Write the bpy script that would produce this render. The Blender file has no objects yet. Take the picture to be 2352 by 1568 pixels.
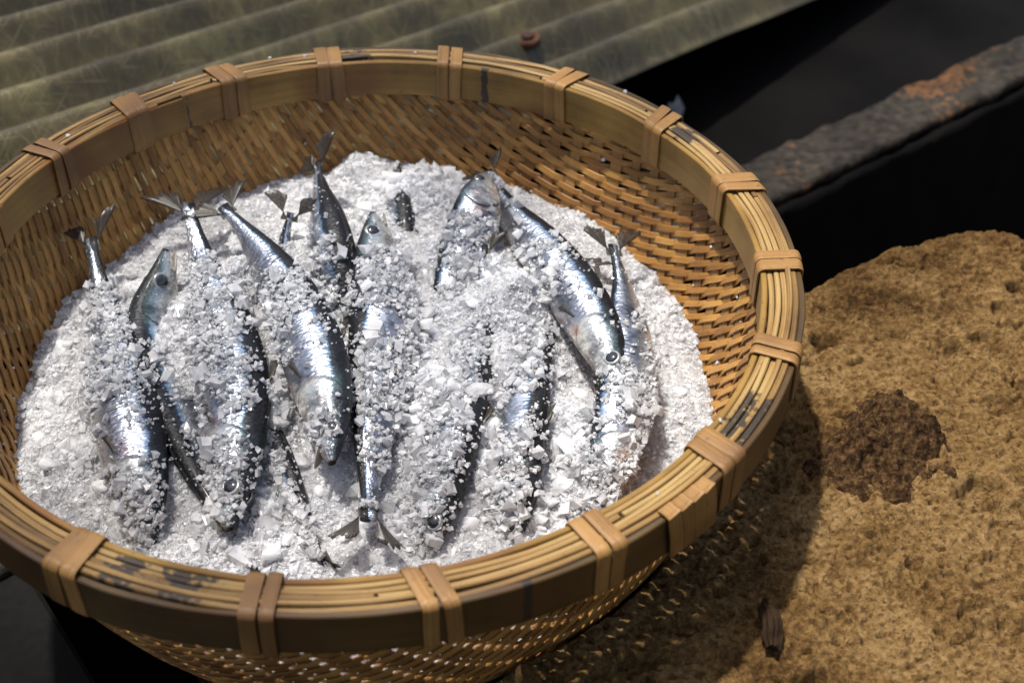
import bpy, math, random
import numpy as np
from mathutils import Matrix, Vector

random.seed(7)
rng = np.random.default_rng(11)
sc = bpy.context.scene
col = sc.collection

# ------------------------------------------------------------------ camera
M = np.array([[0.98972794, 0.09781772, -0.10426074],
              [-0.14282617, 0.64455848, -0.7510959],
              [-0.00626834, 0.75827176, 0.65190847]])
C = np.array([0.0, -0.63305035, 0.47989396])
F = 3203.45                       # focal length in units of a 2352 px wide picture
cam_d = bpy.data.cameras.new('camera')
cam = bpy.data.objects.new('camera', cam_d)
col.objects.link(cam)
m4 = Matrix.Identity(4)
for i in range(3):
    for j in range(3):
        m4[i][j] = M[i, j]
    m4[i][3] = C[i]
cam.matrix_world = m4
cam_d.sensor_fit = 'HORIZONTAL'
cam_d.sensor_width = 36.0
cam_d.lens = F / 2352 * 36.0
cam_d.clip_start = 0.01
cam_d.clip_end = 200
cam_d.dof.use_dof = True
cam_d.dof.focus_distance = 0.80
cam_d.dof.aperture_fstop = 8.0
sc.camera = cam

# ------------------------------------------------------------------ light
SUN_AZ = math.radians(138)        # direction towards the sun, from +x
SUN_EL = math.radians(76)
SHADE_X, SHADE_D = 0.02, 0.25     # where the added tree's shade ends, and how dense its crown is
world = bpy.data.worlds.new('World')
sc.world = world
world.use_nodes = True
wn = world.node_tree.nodes
sky = wn.new('ShaderNodeTexSky')
sky.sky_type = 'NISHITA'
sky.sun_disc = False
sky.sun_elevation = SUN_EL
sky.sun_rotation = math.pi / 2 - SUN_AZ
sky.air_density = 1.0
sky.dust_density = 4.0
bg = wn['Background']
bg.inputs['Strength'].default_value = 0.085
world.node_tree.links.new(sky.outputs[0], bg.inputs[0])
sd = bpy.data.lights.new('sun', 'SUN')
sd.energy = 3.5
sd.angle = math.radians(2.0)
sd.color = (1.0, 0.955, 0.89)
sun = bpy.data.objects.new('sun', sd)
col.objects.link(sun)
sv = Vector((math.cos(SUN_EL) * math.cos(SUN_AZ), math.cos(SUN_EL) * math.sin(SUN_AZ), math.sin(SUN_EL)))
sun.rotation_euler = sv.to_track_quat('Z', 'Y').to_euler()
sun.location = sv * 3
sc.view_settings.view_transform = 'Standard'
sc.view_settings.look = 'None'
sc.view_settings.gamma = 1
sc.view_settings.exposure = 1.0
sc.view_settings.use_curve_mapping = False
sc.cycles.max_bounces = 14
sc.cycles.diffuse_bounces = 10
sc.cycles.glossy_bounces = 4
sc.cycles.transmission_bounces = 8
sc.cycles.transparent_max_bounces = 24
sc.cycles.sample_clamp_indirect = 6
sc.cycles.caustics_reflective = False
sc.cycles.caustics_refractive = False
sc.cycles.use_denoising = True


# ------------------------------------------------------------------ helpers
def ray(x, y, z):
    """picture point (2352 px wide) to the horizontal plane at height z"""
    d = M @ np.array([(x - 1176) / F, -(y - 784) / F, -1.0])
    t = (z - C[2]) / d[2]
    return C + t * d


def hash3(ix, iy, iz, seed):
    h = (ix.astype(np.int64) * 374761393 + iy.astype(np.int64) * 668265263 + iz.astype(np.int64) * 2147483647 + seed * 1274126177)
    h = (h ^ (h >> 13)) * 1274126177
    h = h ^ (h >> 16)
    return (h & 0xFFFFF) / float(0xFFFFF)


def vnoise(p, freq, seed=0):
    """value noise in 0..1 for an (n,3) array"""
    q = p * freq + 1000.0
    i = np.floor(q)
    f = q - i
    f = f * f * (3 - 2 * f)
    i = i.astype(np.int64)
    out = 0
    for dx in (0, 1):
        wx = f[:, 0] if dx else 1 - f[:, 0]
        for dy in (0, 1):
            wy = f[:, 1] if dy else 1 - f[:, 1]
            for dz in (0, 1):
                wz = f[:, 2] if dz else 1 - f[:, 2]
                out = out + wx * wy * wz * hash3(i[:, 0] + dx, i[:, 1] + dy, i[:, 2] + dz, seed)
    return out


def fbm(p, freq, oct=4, seed=0, gain=0.5):
    s = 0
    a = 1.0
    n = 0
    for k in range(oct):
        s = s + a * vnoise(p, freq * 2 ** k, seed + 17 * k)
        n += a
        a *= gain
    return s / n


def smooth(e0, e1, x):
    t = np.clip((x - e0) / (e1 - e0), 0, 1)
    return t * t * (3 - 2 * t)


def make(name, verts, faces, mat, parent=None, uv=None, attrs=None, smooth_sh=False, mats=None, midx=None):
    me = bpy.data.meshes.new(name)
    if isinstance(faces, np.ndarray):
        nv, nf, k = len(verts), len(faces), faces.shape[1]
        me.vertices.add(nv)
        me.vertices.foreach_set('co', np.asarray(verts, np.float32).ravel())
        me.loops.add(nf * k)
        me.loops.foreach_set('vertex_index', faces.astype(np.int32).ravel())
        me.polygons.add(nf)
        me.polygons.foreach_set('loop_start', np.arange(0, nf * k, k, dtype=np.int32))
        me.update(calc_edges=True)
    else:
        me.from_pydata([tuple(v) for v in verts], [], faces)
        me.update()
    if uv is not None:
        lay = me.uv_layers.new(name='UVMap')
        vi = np.empty(len(me.loops), np.int32)
        me.loops.foreach_get('vertex_index', vi)
        lay.data.foreach_set('uv', np.asarray(uv, np.float32)[vi].ravel())
    if attrs:
        for k, a in attrs.items():
            at = me.attributes.new(k, 'FLOAT', 'POINT')
            at.data.foreach_set('value', np.asarray(a, np.float32))
    if mats:
        for m in mats:
            me.materials.append(m)
        if midx is not None:
            me.polygons.foreach_set('material_index', np.asarray(midx, np.int32))
    else:
        me.materials.append(mat)
    me.polygons.foreach_set('use_smooth', np.full(len(me.polygons), smooth_sh))
    me.validate()
    o = bpy.data.objects.new(name, me)
    col.objects.link(o)
    if parent is not None:
        o.parent = parent
    return o


def empty(name, loc=(0, 0, 0)):
    o = bpy.data.objects.new(name, None)
    o.empty_display_size = 0.02
    o.location = loc
    col.objects.link(o)
    return o


def tag(o, label=None, cat=None, group=None, kind=None):
    if label:
        o['label'] = label
    if cat:
        o['category'] = cat
    if group:
        o['group'] = group
    if kind:
        o['kind'] = kind
    return o


def sweep(P, A, B, sec, closed=False, secscale=None):
    """sweep a polygon of (a,b) offsets along a path; A, B are unit axes per path point"""
    P, A, B = map(np.asarray, (P, A, B))
    n, k = len(P), len(sec)
    sec = np.asarray(sec, float)
    s = np.ones(n) if secscale is None else np.asarray(secscale)
    V = P[:, None] + A[:, None] * (sec[None, :, 0, None] * s[:, None, None]) + B[:, None] * sec[None, :, 1, None]
    u = np.concatenate([[0], np.cumsum(np.linalg.norm(np.diff(P, axis=0), axis=1))])
    per = np.concatenate([[0], np.cumsum(np.linalg.norm(np.diff(sec, axis=0), axis=1))])
    UV = np.stack([np.repeat(u, k), np.tile(per, n)], 1)
    f = []
    last = n if closed else n - 1
    for i in range(last):
        j = (i + 1) % n
        for q in range(k):
            r = (q + 1) % k
            f.append((i * k + q, i * k + r, j * k + r, j * k + q))
    if not closed:
        f.append(tuple(range(k - 1, -1, -1)))
        f.append(tuple((n - 1) * k + q for q in range(k)))
    return V.reshape(-1, 3), f, UV


def chamfer(w, h, c):
    """chamfered rectangle section centred on 0"""
    w, h = w / 2, h / 2
    return [(-w + c, -h), (w - c, -h), (w, -h + c), (w, h - c), (w - c, h), (-w + c, h), (-w, h - c), (-w, -h + c)]


# ------------------------------------------------------------------ materials
def newmat(name):
    m = bpy.data.materials.new(name)
    m.use_nodes = True
    nt = m.node_tree
    return m, nt.nodes, nt.links, nt.nodes['Principled BSDF']


def node(ns, t, **kw):
    n = ns.new(t)
    for k, v in kw.items():
        setattr(n, k, v)
    return n


def ramp(ns, stops, interp='LINEAR'):
    n = ns.new('ShaderNodeValToRGB')
    n.color_ramp.interpolation = interp
    el = n.color_ramp.elements
    while len(el) > 1:
        el.remove(el[-1])
    el[0].position = stops[0][0]
    el[0].color = (*stops[0][1], 1)
    for p, c in stops[1:]:
        e = el.new(p)
        e.color = (*c, 1)
    return n


def mixc(ns, ls, a, b, fac, mode='MIX'):
    n = ns.new('ShaderNodeMix')
    n.data_type = 'RGBA'
    n.blend_type = mode
    for sock, v in ((n.inputs[6], a), (n.inputs[7], b), (n.inputs[0], fac)):
        if hasattr(v, 'is_linked'):
            ls.new(v, sock)
        elif isinstance(v, (tuple, list)):
            sock.default_value = (*v, 1)
        else:
            sock.default_value = v
    return n.outputs[2]


def math_n(ns, ls, op, a, b=None, clamp=False):
    n = ns.new('ShaderNodeMath')
    n.operation = op
    n.use_clamp = clamp
    for sock, v in zip(n.inputs, (a, b)):
        if v is None:
            continue
        if hasattr(v, 'is_linked'):
            ls.new(v, sock)
        else:
            sock.default_value = v
    return n.outputs[0]


def grain_coords(ns, ls, su, sv_):
    uv = node(ns, 'ShaderNodeUVMap')
    oi = node(ns, 'ShaderNodeObjectInfo')
    mp = node(ns, 'ShaderNodeMapping')
    mp.inputs['Scale'].default_value = (su, sv_, 1)
    cb = node(ns, 'ShaderNodeCombineXYZ')
    off = math_n(ns, ls, 'MULTIPLY', oi.outputs['Random'], 40.0)
    ls.new(off, cb.inputs[0])
    ls.new(off, cb.inputs[2])
    ls.new(uv.outputs[0], mp.inputs[0])
    ls.new(cb.outputs[0], mp.inputs[1])
    return mp.outputs[0], oi.outputs['Random'], uv.outputs[0]


def bamboo(name, dark, mid, light, su=14, sv_=900, rough=0.5, stain=False, bump=0.25, spread=0.35, patch=None, fibre_w=0.5):
    m, ns, ls, b = newmat(name)
    co, rnd, uv = grain_coords(ns, ls, su, sv_)
    n1 = node(ns, 'ShaderNodeTexNoise')
    n1.inputs['Scale'].default_value = 1.0
    n1.inputs['Detail'].default_value = 4
    ls.new(co, n1.inputs['Vector'])
    tc = node(ns, 'ShaderNodeTexCoord')
    n2 = node(ns, 'ShaderNodeTexNoise')
    n2.inputs['Scale'].default_value = 28
    n2.inputs['Detail'].default_value = 5
    ls.new(tc.outputs['Object'], n2.inputs['Vector'])
    f = math_n(ns, ls, 'MULTIPLY', n1.outputs[0], fibre_w)
    g = math_n(ns, ls, 'MULTIPLY', n2.outputs[0], 1 - fibre_w)
    f = math_n(ns, ls, 'ADD', f, g)
    r0 = math_n(ns, ls, 'SUBTRACT', rnd, 0.5)
    r0 = math_n(ns, ls, 'MULTIPLY', r0, spread)
    f = math_n(ns, ls, 'ADD', f, r0)
    rp = ramp(ns, [(0.28, dark), (0.5, mid), (0.72, light)])
    ls.new(f, rp.inputs[0])
    c = rp.outputs[0]
    if patch:
        n3 = node(ns, 'ShaderNodeTexNoise')
        n3.inputs['Scale'].default_value = 11
        n3.inputs['Detail'].default_value = 3
        mp3 = node(ns, 'ShaderNodeMapping')
        mp3.inputs['Location'].default_value = (3.1, 1.7, 0.4)
        ls.new(tc.outputs['Object'], mp3.inputs[0])
        ls.new(mp3.outputs[0], n3.inputs['Vector'])
        rr = ramp(ns, [(0.5, (0, 0, 0)), (0.62, (1, 1, 1))])
        ls.new(n3.outputs[0], rr.inputs[0])
        c = mixc(ns, ls, c, patch, math_n(ns, ls, 'MULTIPLY', rr.outputs[0], 0.75))
    # small specks of dirt
    n4 = node(ns, 'ShaderNodeTexNoise')
    n4.inputs['Scale'].default_value = 330
    n4.inputs['Detail'].default_value = 2
    ls.new(tc.outputs['Object'], n4.inputs['Vector'])
    sp = ramp(ns, [(0.66, (0, 0, 0)), (0.74, (1, 1, 1))])
    ls.new(n4.outputs[0], sp.inputs[0])
    c = mixc(ns, ls, c, (0.05, 0.03, 0.018), math_n(ns, ls, 'MULTIPLY', sp.outputs[0], 0.55))
    if stain:
        at = node(ns, 'ShaderNodeAttribute', attribute_name='stain')
        n5 = node(ns, 'ShaderNodeTexNoise')
        n5.inputs['Scale'].default_value = 240
        ls.new(tc.outputs['Object'], n5.inputs['Vector'])
        k = math_n(ns, ls, 'MULTIPLY', n5.outputs[0], 2.0)
        k = math_n(ns, ls, 'MULTIPLY', k, at.outputs['Fac'])
        k2 = ramp(ns, [(0.42, (0, 0, 0)), (0.55, (1, 1, 1))])
        ls.new(k, k2.inputs[0])
        c = mixc(ns, ls, c, (0.012, 0.01, 0.009), math_n(ns, ls, 'MULTIPLY', k2.outputs[0], 0.9))
    ls.new(c, b.inputs['Base Color'])
    b.inputs['Roughness'].default_value = rough
    b.inputs['Specular IOR Level'].default_value = 0.35
    bp = node(ns, 'ShaderNodeBump')
    bp.inputs['Strength'].default_value = bump
    bp.inputs['Distance'].default_value = 0.001
    ls.new(n1.outputs[0], bp.inputs['Height'])
    ls.new(bp.outputs[0], b.inputs['Normal'])
    return m


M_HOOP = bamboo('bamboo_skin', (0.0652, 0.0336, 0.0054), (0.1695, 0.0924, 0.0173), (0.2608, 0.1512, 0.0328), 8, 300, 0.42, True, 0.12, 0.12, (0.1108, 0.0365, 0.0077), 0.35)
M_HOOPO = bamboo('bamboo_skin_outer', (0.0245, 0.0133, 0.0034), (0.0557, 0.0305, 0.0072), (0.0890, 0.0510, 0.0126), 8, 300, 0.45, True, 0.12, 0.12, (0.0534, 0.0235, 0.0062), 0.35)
M_SPLIT = bamboo('bamboo_split', (0.0747, 0.0356, 0.0083), (0.2091, 0.1187, 0.0340), (0.3087, 0.2042, 0.0746), 16, 1500, 0.55, True, 0.6, 0.42, None, 0.6)
M_WEFT = bamboo('weft_bamboo', (0.1369, 0.0578, 0.0130), (0.2901, 0.1384, 0.0322), (0.4190, 0.2230, 0.0585), 20, 1400, 0.5, False, 0.3, 0.30, None, 0.45)
M_WARP = bamboo('warp_bamboo', (0.1162, 0.0523, 0.0130), (0.2470, 0.1219, 0.0323), (0.3486, 0.1882, 0.0558), 14, 1300, 0.55, False, 0.35, 0.25, None, 0.5)
M_STRAP = bamboo('rattan', (0.1070, 0.0500, 0.0125), (0.2139, 0.1094, 0.0293), (0.2895, 0.1593, 0.0467), 10, 700, 0.5, False, 0.45, 0.16, (0.0906, 0.0423, 0.0140), 0.45)


def fish_mat():
    m, ns, ls, b = newmat('fish_skin')
    bk = node(ns, 'ShaderNodeAttribute', attribute_name='bk').outputs['Fac']
    tl = node(ns, 'ShaderNodeAttribute', attribute_name='tl').outputs['Fac']
    uv = node(ns, 'ShaderNodeUVMap')
    oi = node(ns, 'ShaderNodeObjectInfo')
    tc = node(ns, 'ShaderNodeTexCoord')
    nz = node(ns, 'ShaderNodeTexNoise')
    nz.inputs['Scale'].default_value = 55
    nz.inputs['Detail'].default_value = 5
    ls.new(tc.outputs['Object'], nz.inputs['Vector'])
    nf = node(ns, 'ShaderNodeTexNoise')
    nf.inputs['Scale'].default_value = 1
    nf.inputs['Detail'].default_value = 3
    mp = node(ns, 'ShaderNodeMapping')
    mp.inputs['Scale'].default_value = (900, 90, 1)
    ls.new(uv.outputs[0], mp.inputs[0])
    ls.new(mp.outputs[0], nf.inputs['Vector'])
    k = math_n(ns, ls, 'SUBTRACT', nz.outputs[0], 0.5)
    k = math_n(ns, ls, 'MULTIPLY', k, 0.16)
    k3 = math_n(ns, ls, 'SUBTRACT', nf.outputs[0], 0.5)
    k3 = math_n(ns, ls, 'MULTIPLY', k3, 0.12)
    h = math_n(ns, ls, 'ADD', bk, k)
    h = math_n(ns, ls, 'ADD', h, k3)
    rp = ramp(ns, [(0.0, (0.50, 0.46, 0.40)), (0.06, (0.44, 0.44, 0.44)), (0.25, (0.30, 0.31, 0.34)), (0.45, (0.27, 0.30, 0.36)), (0.58, (0.56, 0.61, 0.68)),
                   (0.70, (0.72, 0.79, 0.88)), (0.755, (0.20, 0.31, 0.45)), (0.79, (0.012, 0.018, 0.03)), (0.84, (0.005, 0.006, 0.009)), (1.0, (0.006, 0.006, 0.008))])
    ls.new(h, rp.inputs[0])
    # head: duller, olive and brown tones over the cheek
    hd = ramp(ns, [(0.0, (1, 1, 1)), (0.20, (1, 1, 1)), (0.25, (0, 0, 0))])
    ls.new(tl, hd.inputs[0])
    hr = ramp(ns, [(0.0, (0.55, 0.50, 0.42)), (0.3, (0.52, 0.52, 0.48)), (0.55, (0.36, 0.38, 0.37)), (0.80, (0.06, 0.10, 0.11)), (0.90, (0.015, 0.02, 0.024))])
    ls.new(h, hr.inputs[0])
    c = mixc(ns, ls, rp.outputs[0], hr.outputs[0], math_n(ns, ls, 'MULTIPLY', hd.outputs[0], 0.8))
    # brownish grey blotches where the silver has rubbed off
    n6 = node(ns, 'ShaderNodeTexNoise')
    n6.inputs['Scale'].default_value = 62
    n6.inputs['Detail'].default_value = 8
    n6.inputs['Roughness'].default_value = 0.65
    mp6 = node(ns, 'ShaderNodeMapping')
    mp6.inputs['Location'].default_value = (5, 2, 1)
    ls.new(tc.outputs['Object'], mp6.inputs[0])
    ls.new(mp6.outputs[0], n6.inputs['Vector'])
    bl = ramp(ns, [(0.47, (0, 0, 0)), (0.60, (1, 1, 1))])
    ls.new(n6.outputs[0], bl.inputs[0])
    c = mixc(ns, ls, c, (0.20, 0.21, 0.25), math_n(ns, ls, 'MULTIPLY', bl.outputs[0], 0.85), 'MULTIPLY')
    # blood and bruising about the gills and belly
    n7 = node(ns, 'ShaderNodeTexNoise')
    n7.inputs['Scale'].default_value = 95
    n7.inputs['Detail'].default_value = 5
    ls.new(tc.outputs['Object'], n7.inputs['Vector'])
    gz = ramp(ns, [(0.10, (0, 0, 0)), (0.17, (1, 1, 1)), (0.25, (1, 1, 1)), (0.32, (0, 0, 0))])
    ls.new(tl, gz.inputs[0])
    gb = ramp(ns, [(0.15, (1, 1, 1)), (0.55, (0.25, 0.25, 0.25)), (0.7, (0, 0, 0))])
    ls.new(h, gb.inputs[0])
    g7 = ramp(ns, [(0.52, (0, 0, 0)), (0.66, (1, 1, 1))])
    ls.new(n7.outputs[0], g7.inputs[0])
    gk = math_n(ns, ls, 'MULTIPLY', gz.outputs[0], gb.outputs[0])
    gk = math_n(ns, ls, 'MULTIPLY', gk, g7.outputs[0])
    c = mixc(ns, ls, c, (0.30, 0.085, 0.045), math_n(ns, ls, 'MULTIPLY', gk, 0.75))
    # mouth
    mo = ramp(ns, [(0.004, (1, 1, 1)), (0.010, (0, 0, 0))])
    ls.new(tl, mo.inputs[0])
    c = mixc(ns, ls, c, (0.02, 0.014, 0.01), mo.outputs[0])
    ls.new(c, b.inputs['Base Color'])
    met = ramp(ns, [(0.05, (0.55,) * 3), (0.3, (0.85,) * 3), (0.74, (0.85,) * 3), (0.80, (0.0,) * 3)])
    ls.new(h, met.inputs[0])
    mh = math_n(ns, ls, 'MULTIPLY', hd.outputs[0], -0.35)
    mm = math_n(ns, ls, 'ADD', met.outputs[0], mh, True)
    ls.new(mm, b.inputs['Metallic'])
    rr = ramp(ns, [(0.3, (0.16,) * 3), (0.7, (0.40,) * 3)])
    ls.new(n6.outputs[0], rr.inputs[0])
    bm_ = ramp(ns, [(0.74, (0, 0, 0)), (0.80, (1, 1, 1))])
    ls.new(h, bm_.inputs[0])
    ro_ = math_n(ns, ls, 'MULTIPLY', bm_.outputs[0], 0.22)
    ls.new(math_n(ns, ls, 'ADD', rr.outputs[0], ro_), b.inputs['Roughness'])
    b.inputs['Specular IOR Level'].default_value = 0.3
    cw_ = math_n(ns, ls, 'MULTIPLY', bm_.outputs[0], -0.42)
    ls.new(math_n(ns, ls, 'ADD', cw_, 0.5), b.inputs['Coat Weight'])
    b.inputs['Coat Roughness'].default_value = 0.12
    # scale relief
    vo = node(ns, 'ShaderNodeTexVoronoi')
    mp2 = node(ns, 'ShaderNodeMapping')
    mp2.inputs['Scale'].default_value = (520, 260, 1)
    ls.new(uv.outputs[0], mp2.inputs[0])
    ls.new(mp2.outputs[0], vo.inputs['Vector'])
    vo.inputs['Scale'].default_value = 1
    hs = math_n(ns, ls, 'ADD', vo.outputs['Distance'], nf.outputs[0])
    bp = node(ns, 'ShaderNodeBump')
    bp.inputs['Strength'].default_value = 0.6
    bp.inputs['Distance'].default_value = 0.0007
    ls.new(hs, bp.inputs['Height'])
    ls.new(bp.outputs[0], b.inputs['Normal'])
    return m


def fin_mat():
    m, ns, ls, b = newmat('fin_membrane')
    uv = node(ns, 'ShaderNodeUVMap')
    wv = node(ns, 'ShaderNodeTexWave')
    wv.bands_direction = 'Y'
    wv.inputs['Scale'].default_value = 7.0
    wv.inputs['Distortion'].default_value = 1.2
    ls.new(uv.outputs[0], wv.inputs['Vector'])
    rp = ramp(ns, [(0.25, (0.014, 0.012, 0.011)), (0.8, (0.085, 0.072, 0.058))])
    ls.new(wv.outputs[0], rp.inputs[0])
    ls.new(rp.outputs[0], b.inputs['Base Color'])
    b.inputs['Roughness'].default_value = 0.35
    tr = node(ns, 'ShaderNodeBsdfTransparent')
    tr.inputs[0].default_value = (0.75, 0.72, 0.68, 1)
    mx = node(ns, 'ShaderNodeMixShader')
    a = ramp(ns, [(0.2, (0.15,) * 3), (0.9, (0.55,) * 3)])
    ls.new(wv.outputs[0], a.inputs[0])
    ls.new(a.outputs[0], mx.inputs[0])
    ls.new(b.outputs[0], mx.inputs[1])
    ls.new(tr.outputs[0], mx.inputs[2])
    ls.new(mx.outputs[0], ns['Material Output'].inputs[0])
    return m


def simple(name, colr, rough=0.5, metal=0.0, coat=0.0):
    m, ns, ls, b = newmat(name)
    tc = node(ns, 'ShaderNodeTexCoord')
    n = node(ns, 'ShaderNodeTexNoise')
    n.inputs['Scale'].default_value = 160
    n.inputs['Detail'].default_value = 4
    ls.new(tc.outputs['Object'], n.inputs['Vector'])
    rp = ramp(ns, [(0.3, tuple(x * 0.75 for x in colr)), (0.7, tuple(min(1, x * 1.2) for x in colr))])
    ls.new(n.outputs[0], rp.inputs[0])
    ls.new(rp.outputs[0], b.inputs['Base Color'])
    b.inputs['Roughness'].default_value = rough
    b.inputs['Metallic'].default_value = metal
    b.inputs['Coat Weight'].default_value = coat
    return m


M_FISH = fish_mat()
M_FIN = fin_mat()
M_EYE = simple('eye_silver', (0.30, 0.31, 0.30), 0.25, 0.5, 0.6)
M_PUPIL = simple('eye_pupil', (0.012, 0.014, 0.018), 0.08, 0.0, 1.0)
M_JAW = simple('jaw_skin', (0.26, 0.24, 0.20), 0.35, 0.2, 0.4)


def ice_white():
    m, ns, ls, b = newmat('ice_frosted')
    tc = node(ns, 'ShaderNodeTexCoord')
    n = node(ns, 'ShaderNodeTexNoise')
    n.inputs['Scale'].default_value = 420
    n.inputs['Detail'].default_value = 3
    ls.new(tc.outputs['Object'], n.inputs['Vector'])
    n2 = node(ns, 'ShaderNodeTexNoise')
    n2.inputs['Scale'].default_value = 22
    ls.new(tc.outputs['Object'], n2.inputs['Vector'])
    rp = ramp(ns, [(0.35, (0.94, 0.935, 0.935)), (0.65, (0.965, 0.95, 0.94))])
    ls.new(n2.outputs[0], rp.inputs[0])
    ls.new(rp.outputs[0], b.inputs['Base Color'])
    b.inputs['IOR'].default_value = 1.31
    b.inputs['Roughness'].default_value = 0.22
    b.inputs['Specular IOR Level'].default_value = 0.6
    b.inputs['Subsurface Weight'].default_value = 0.9
    b.inputs['Subsurface Radius'].default_value = (1.0, 1.0, 1.0)
    b.inputs['Subsurface Scale'].default_value = 0.012
    bp = node(ns, 'ShaderNodeBump')
    bp.inputs['Strength'].default_value = 0.4
    bp.inputs['Distance'].default_value = 0.001
    ls.new(n.outputs[0], bp.inputs['Height'])
    ls.new(bp.outputs[0], b.inputs['Normal'])
    tr = node(ns, 'ShaderNodeBsdfTranslucent')
    tr.inputs[0].default_value = (0.90, 0.92, 0.95, 1)
    mx = node(ns, 'ShaderNodeMixShader')
    mx.inputs[0].default_value = 0.34
    ls.new(b.outputs[0], mx.inputs[1])
    ls.new(tr.outputs[0], mx.inputs[2])
    ls.new(mx.outputs[0], ns['Material Output'].inputs[0])
    return m


def ice_clear():
    """half-clear grain: lets what lies under it show, milky, with wet glints"""
    m, ns, ls, b = newmat('ice_clear')
    tc = node(ns, 'ShaderNodeTexCoord')
    n2 = node(ns, 'ShaderNodeTexNoise')
    n2.inputs['Scale'].default_value = 130
    n2.inputs['Detail'].default_value = 3
    ls.new(tc.outputs['Object'], n2.inputs['Vector'])
    b.inputs['Base Color'].default_value = (0.94, 0.94, 0.945, 1)
    b.inputs['IOR'].default_value = 1.31
    b.inputs['Roughness'].default_value = 0.12
    b.inputs['Specular IOR Level'].default_value = 0.8
    tl_ = node(ns, 'ShaderNodeBsdfTranslucent')
    tl_.inputs[0].default_value = (0.95, 0.95, 0.955, 1)
    m1 = node(ns, 'ShaderNodeMixShader')
    m1.inputs[0].default_value = 0.4
    ls.new(b.outputs[0], m1.inputs[1])
    ls.new(tl_.outputs[0], m1.inputs[2])
    tr = node(ns, 'ShaderNodeBsdfTransparent')
    tr.inputs[0].default_value = (0.95, 0.965, 0.985, 1)
    m2 = node(ns, 'ShaderNodeMixShader')
    fr = ramp(ns, [(0.35, (0.58,) * 3), (0.68, (0.26,) * 3)])
    ls.new(n2.outputs[0], fr.inputs[0])
    ls.new(fr.outputs[0], m2.inputs[0])
    ls.new(m1.outputs[0], m2.inputs[1])
    ls.new(tr.outputs[0], m2.inputs[2])
    gl = node(ns, 'ShaderNodeBsdfGlossy')
    gl.inputs['Roughness'].default_value = 0.08
    fn = node(ns, 'ShaderNodeFresnel')
    fn.inputs['IOR'].default_value = 1.31
    m3 = node(ns, 'ShaderNodeMixShader')
    ls.new(fn.outputs[0], m3.inputs[0])
    ls.new(m2.outputs[0], m3.inputs[1])
    ls.new(gl.outputs[0], m3.inputs[2])
    ls.new(m3.outputs[0], ns['Material Output'].inputs[0])
    return m


M_ICE = ice_white()
M_ICEC = ice_clear()


def stone_mat():
    m, ns, ls, b = newmat('porous_stone')
    tc = node(ns, 'ShaderNodeTexCoord')
    n1 = node(ns, 'ShaderNodeTexNoise')
    n1.inputs['Scale'].default_value = 14
    n1.inputs['Detail'].default_value = 6
    n1.inputs['Roughness'].default_value = 0.65
    ls.new(tc.outputs['Object'], n1.inputs['Vector'])
    n2 = node(ns, 'ShaderNodeTexNoise')
    n2.inputs['Scale'].default_value = 240
    n2.inputs['Detail'].default_value = 7
    n2.inputs['Roughness'].default_value = 0.75
    ls.new(tc.outputs['Object'], n2.inputs['Vector'])
    f = math_n(ns, ls, 'MULTIPLY', n1.outputs[0], 0.45)
    g = math_n(ns, ls, 'MULTIPLY', n2.outputs[0], 0.55)
    f = math_n(ns, ls, 'ADD', f, g)
    rp = ramp(ns, [(0.36, (0.035, 0.016, 0.004)), (0.43, (0.098, 0.050, 0.013)), (0.51, (0.190, 0.110, 0.037)), (0.60, (0.300, 0.190, 0.078)), (0.70, (0.41, 0.295, 0.155))])
    ls.new(f, rp.inputs[0])
    n3 = node(ns, 'ShaderNodeTexNoise')
    n3.inputs['Scale'].default_value = 300
    n3.inputs['Detail'].default_value = 5
    ls.new(tc.outputs['Object'], n3.inputs['Vector'])
    sp = ramp(ns, [(0.55, (0, 0, 0)), (0.63, (1, 1, 1))])
    ls.new(n3.outputs[0], sp.inputs[0])
    c = mixc(ns, ls, rp.outputs[0], (0.07, 0.035, 0.012), math_n(ns, ls, 'MULTIPLY', sp.outputs[0], 0.75))
    ls.new(c, b.inputs['Base Color'])
    b.inputs['Roughness'].default_value = 0.85
    b.inputs['Specular IOR Level'].default_value = 0.15
    bp = node(ns, 'ShaderNodeBump')
    bp.inputs['Strength'].default_value = 1.0
    bp.inputs['Distance'].default_value = 0.004
    ls.new(n2.outputs[0], bp.inputs['Height'])
    ls.new(bp.outputs[0], b.inputs['Normal'])
    return m


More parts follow.
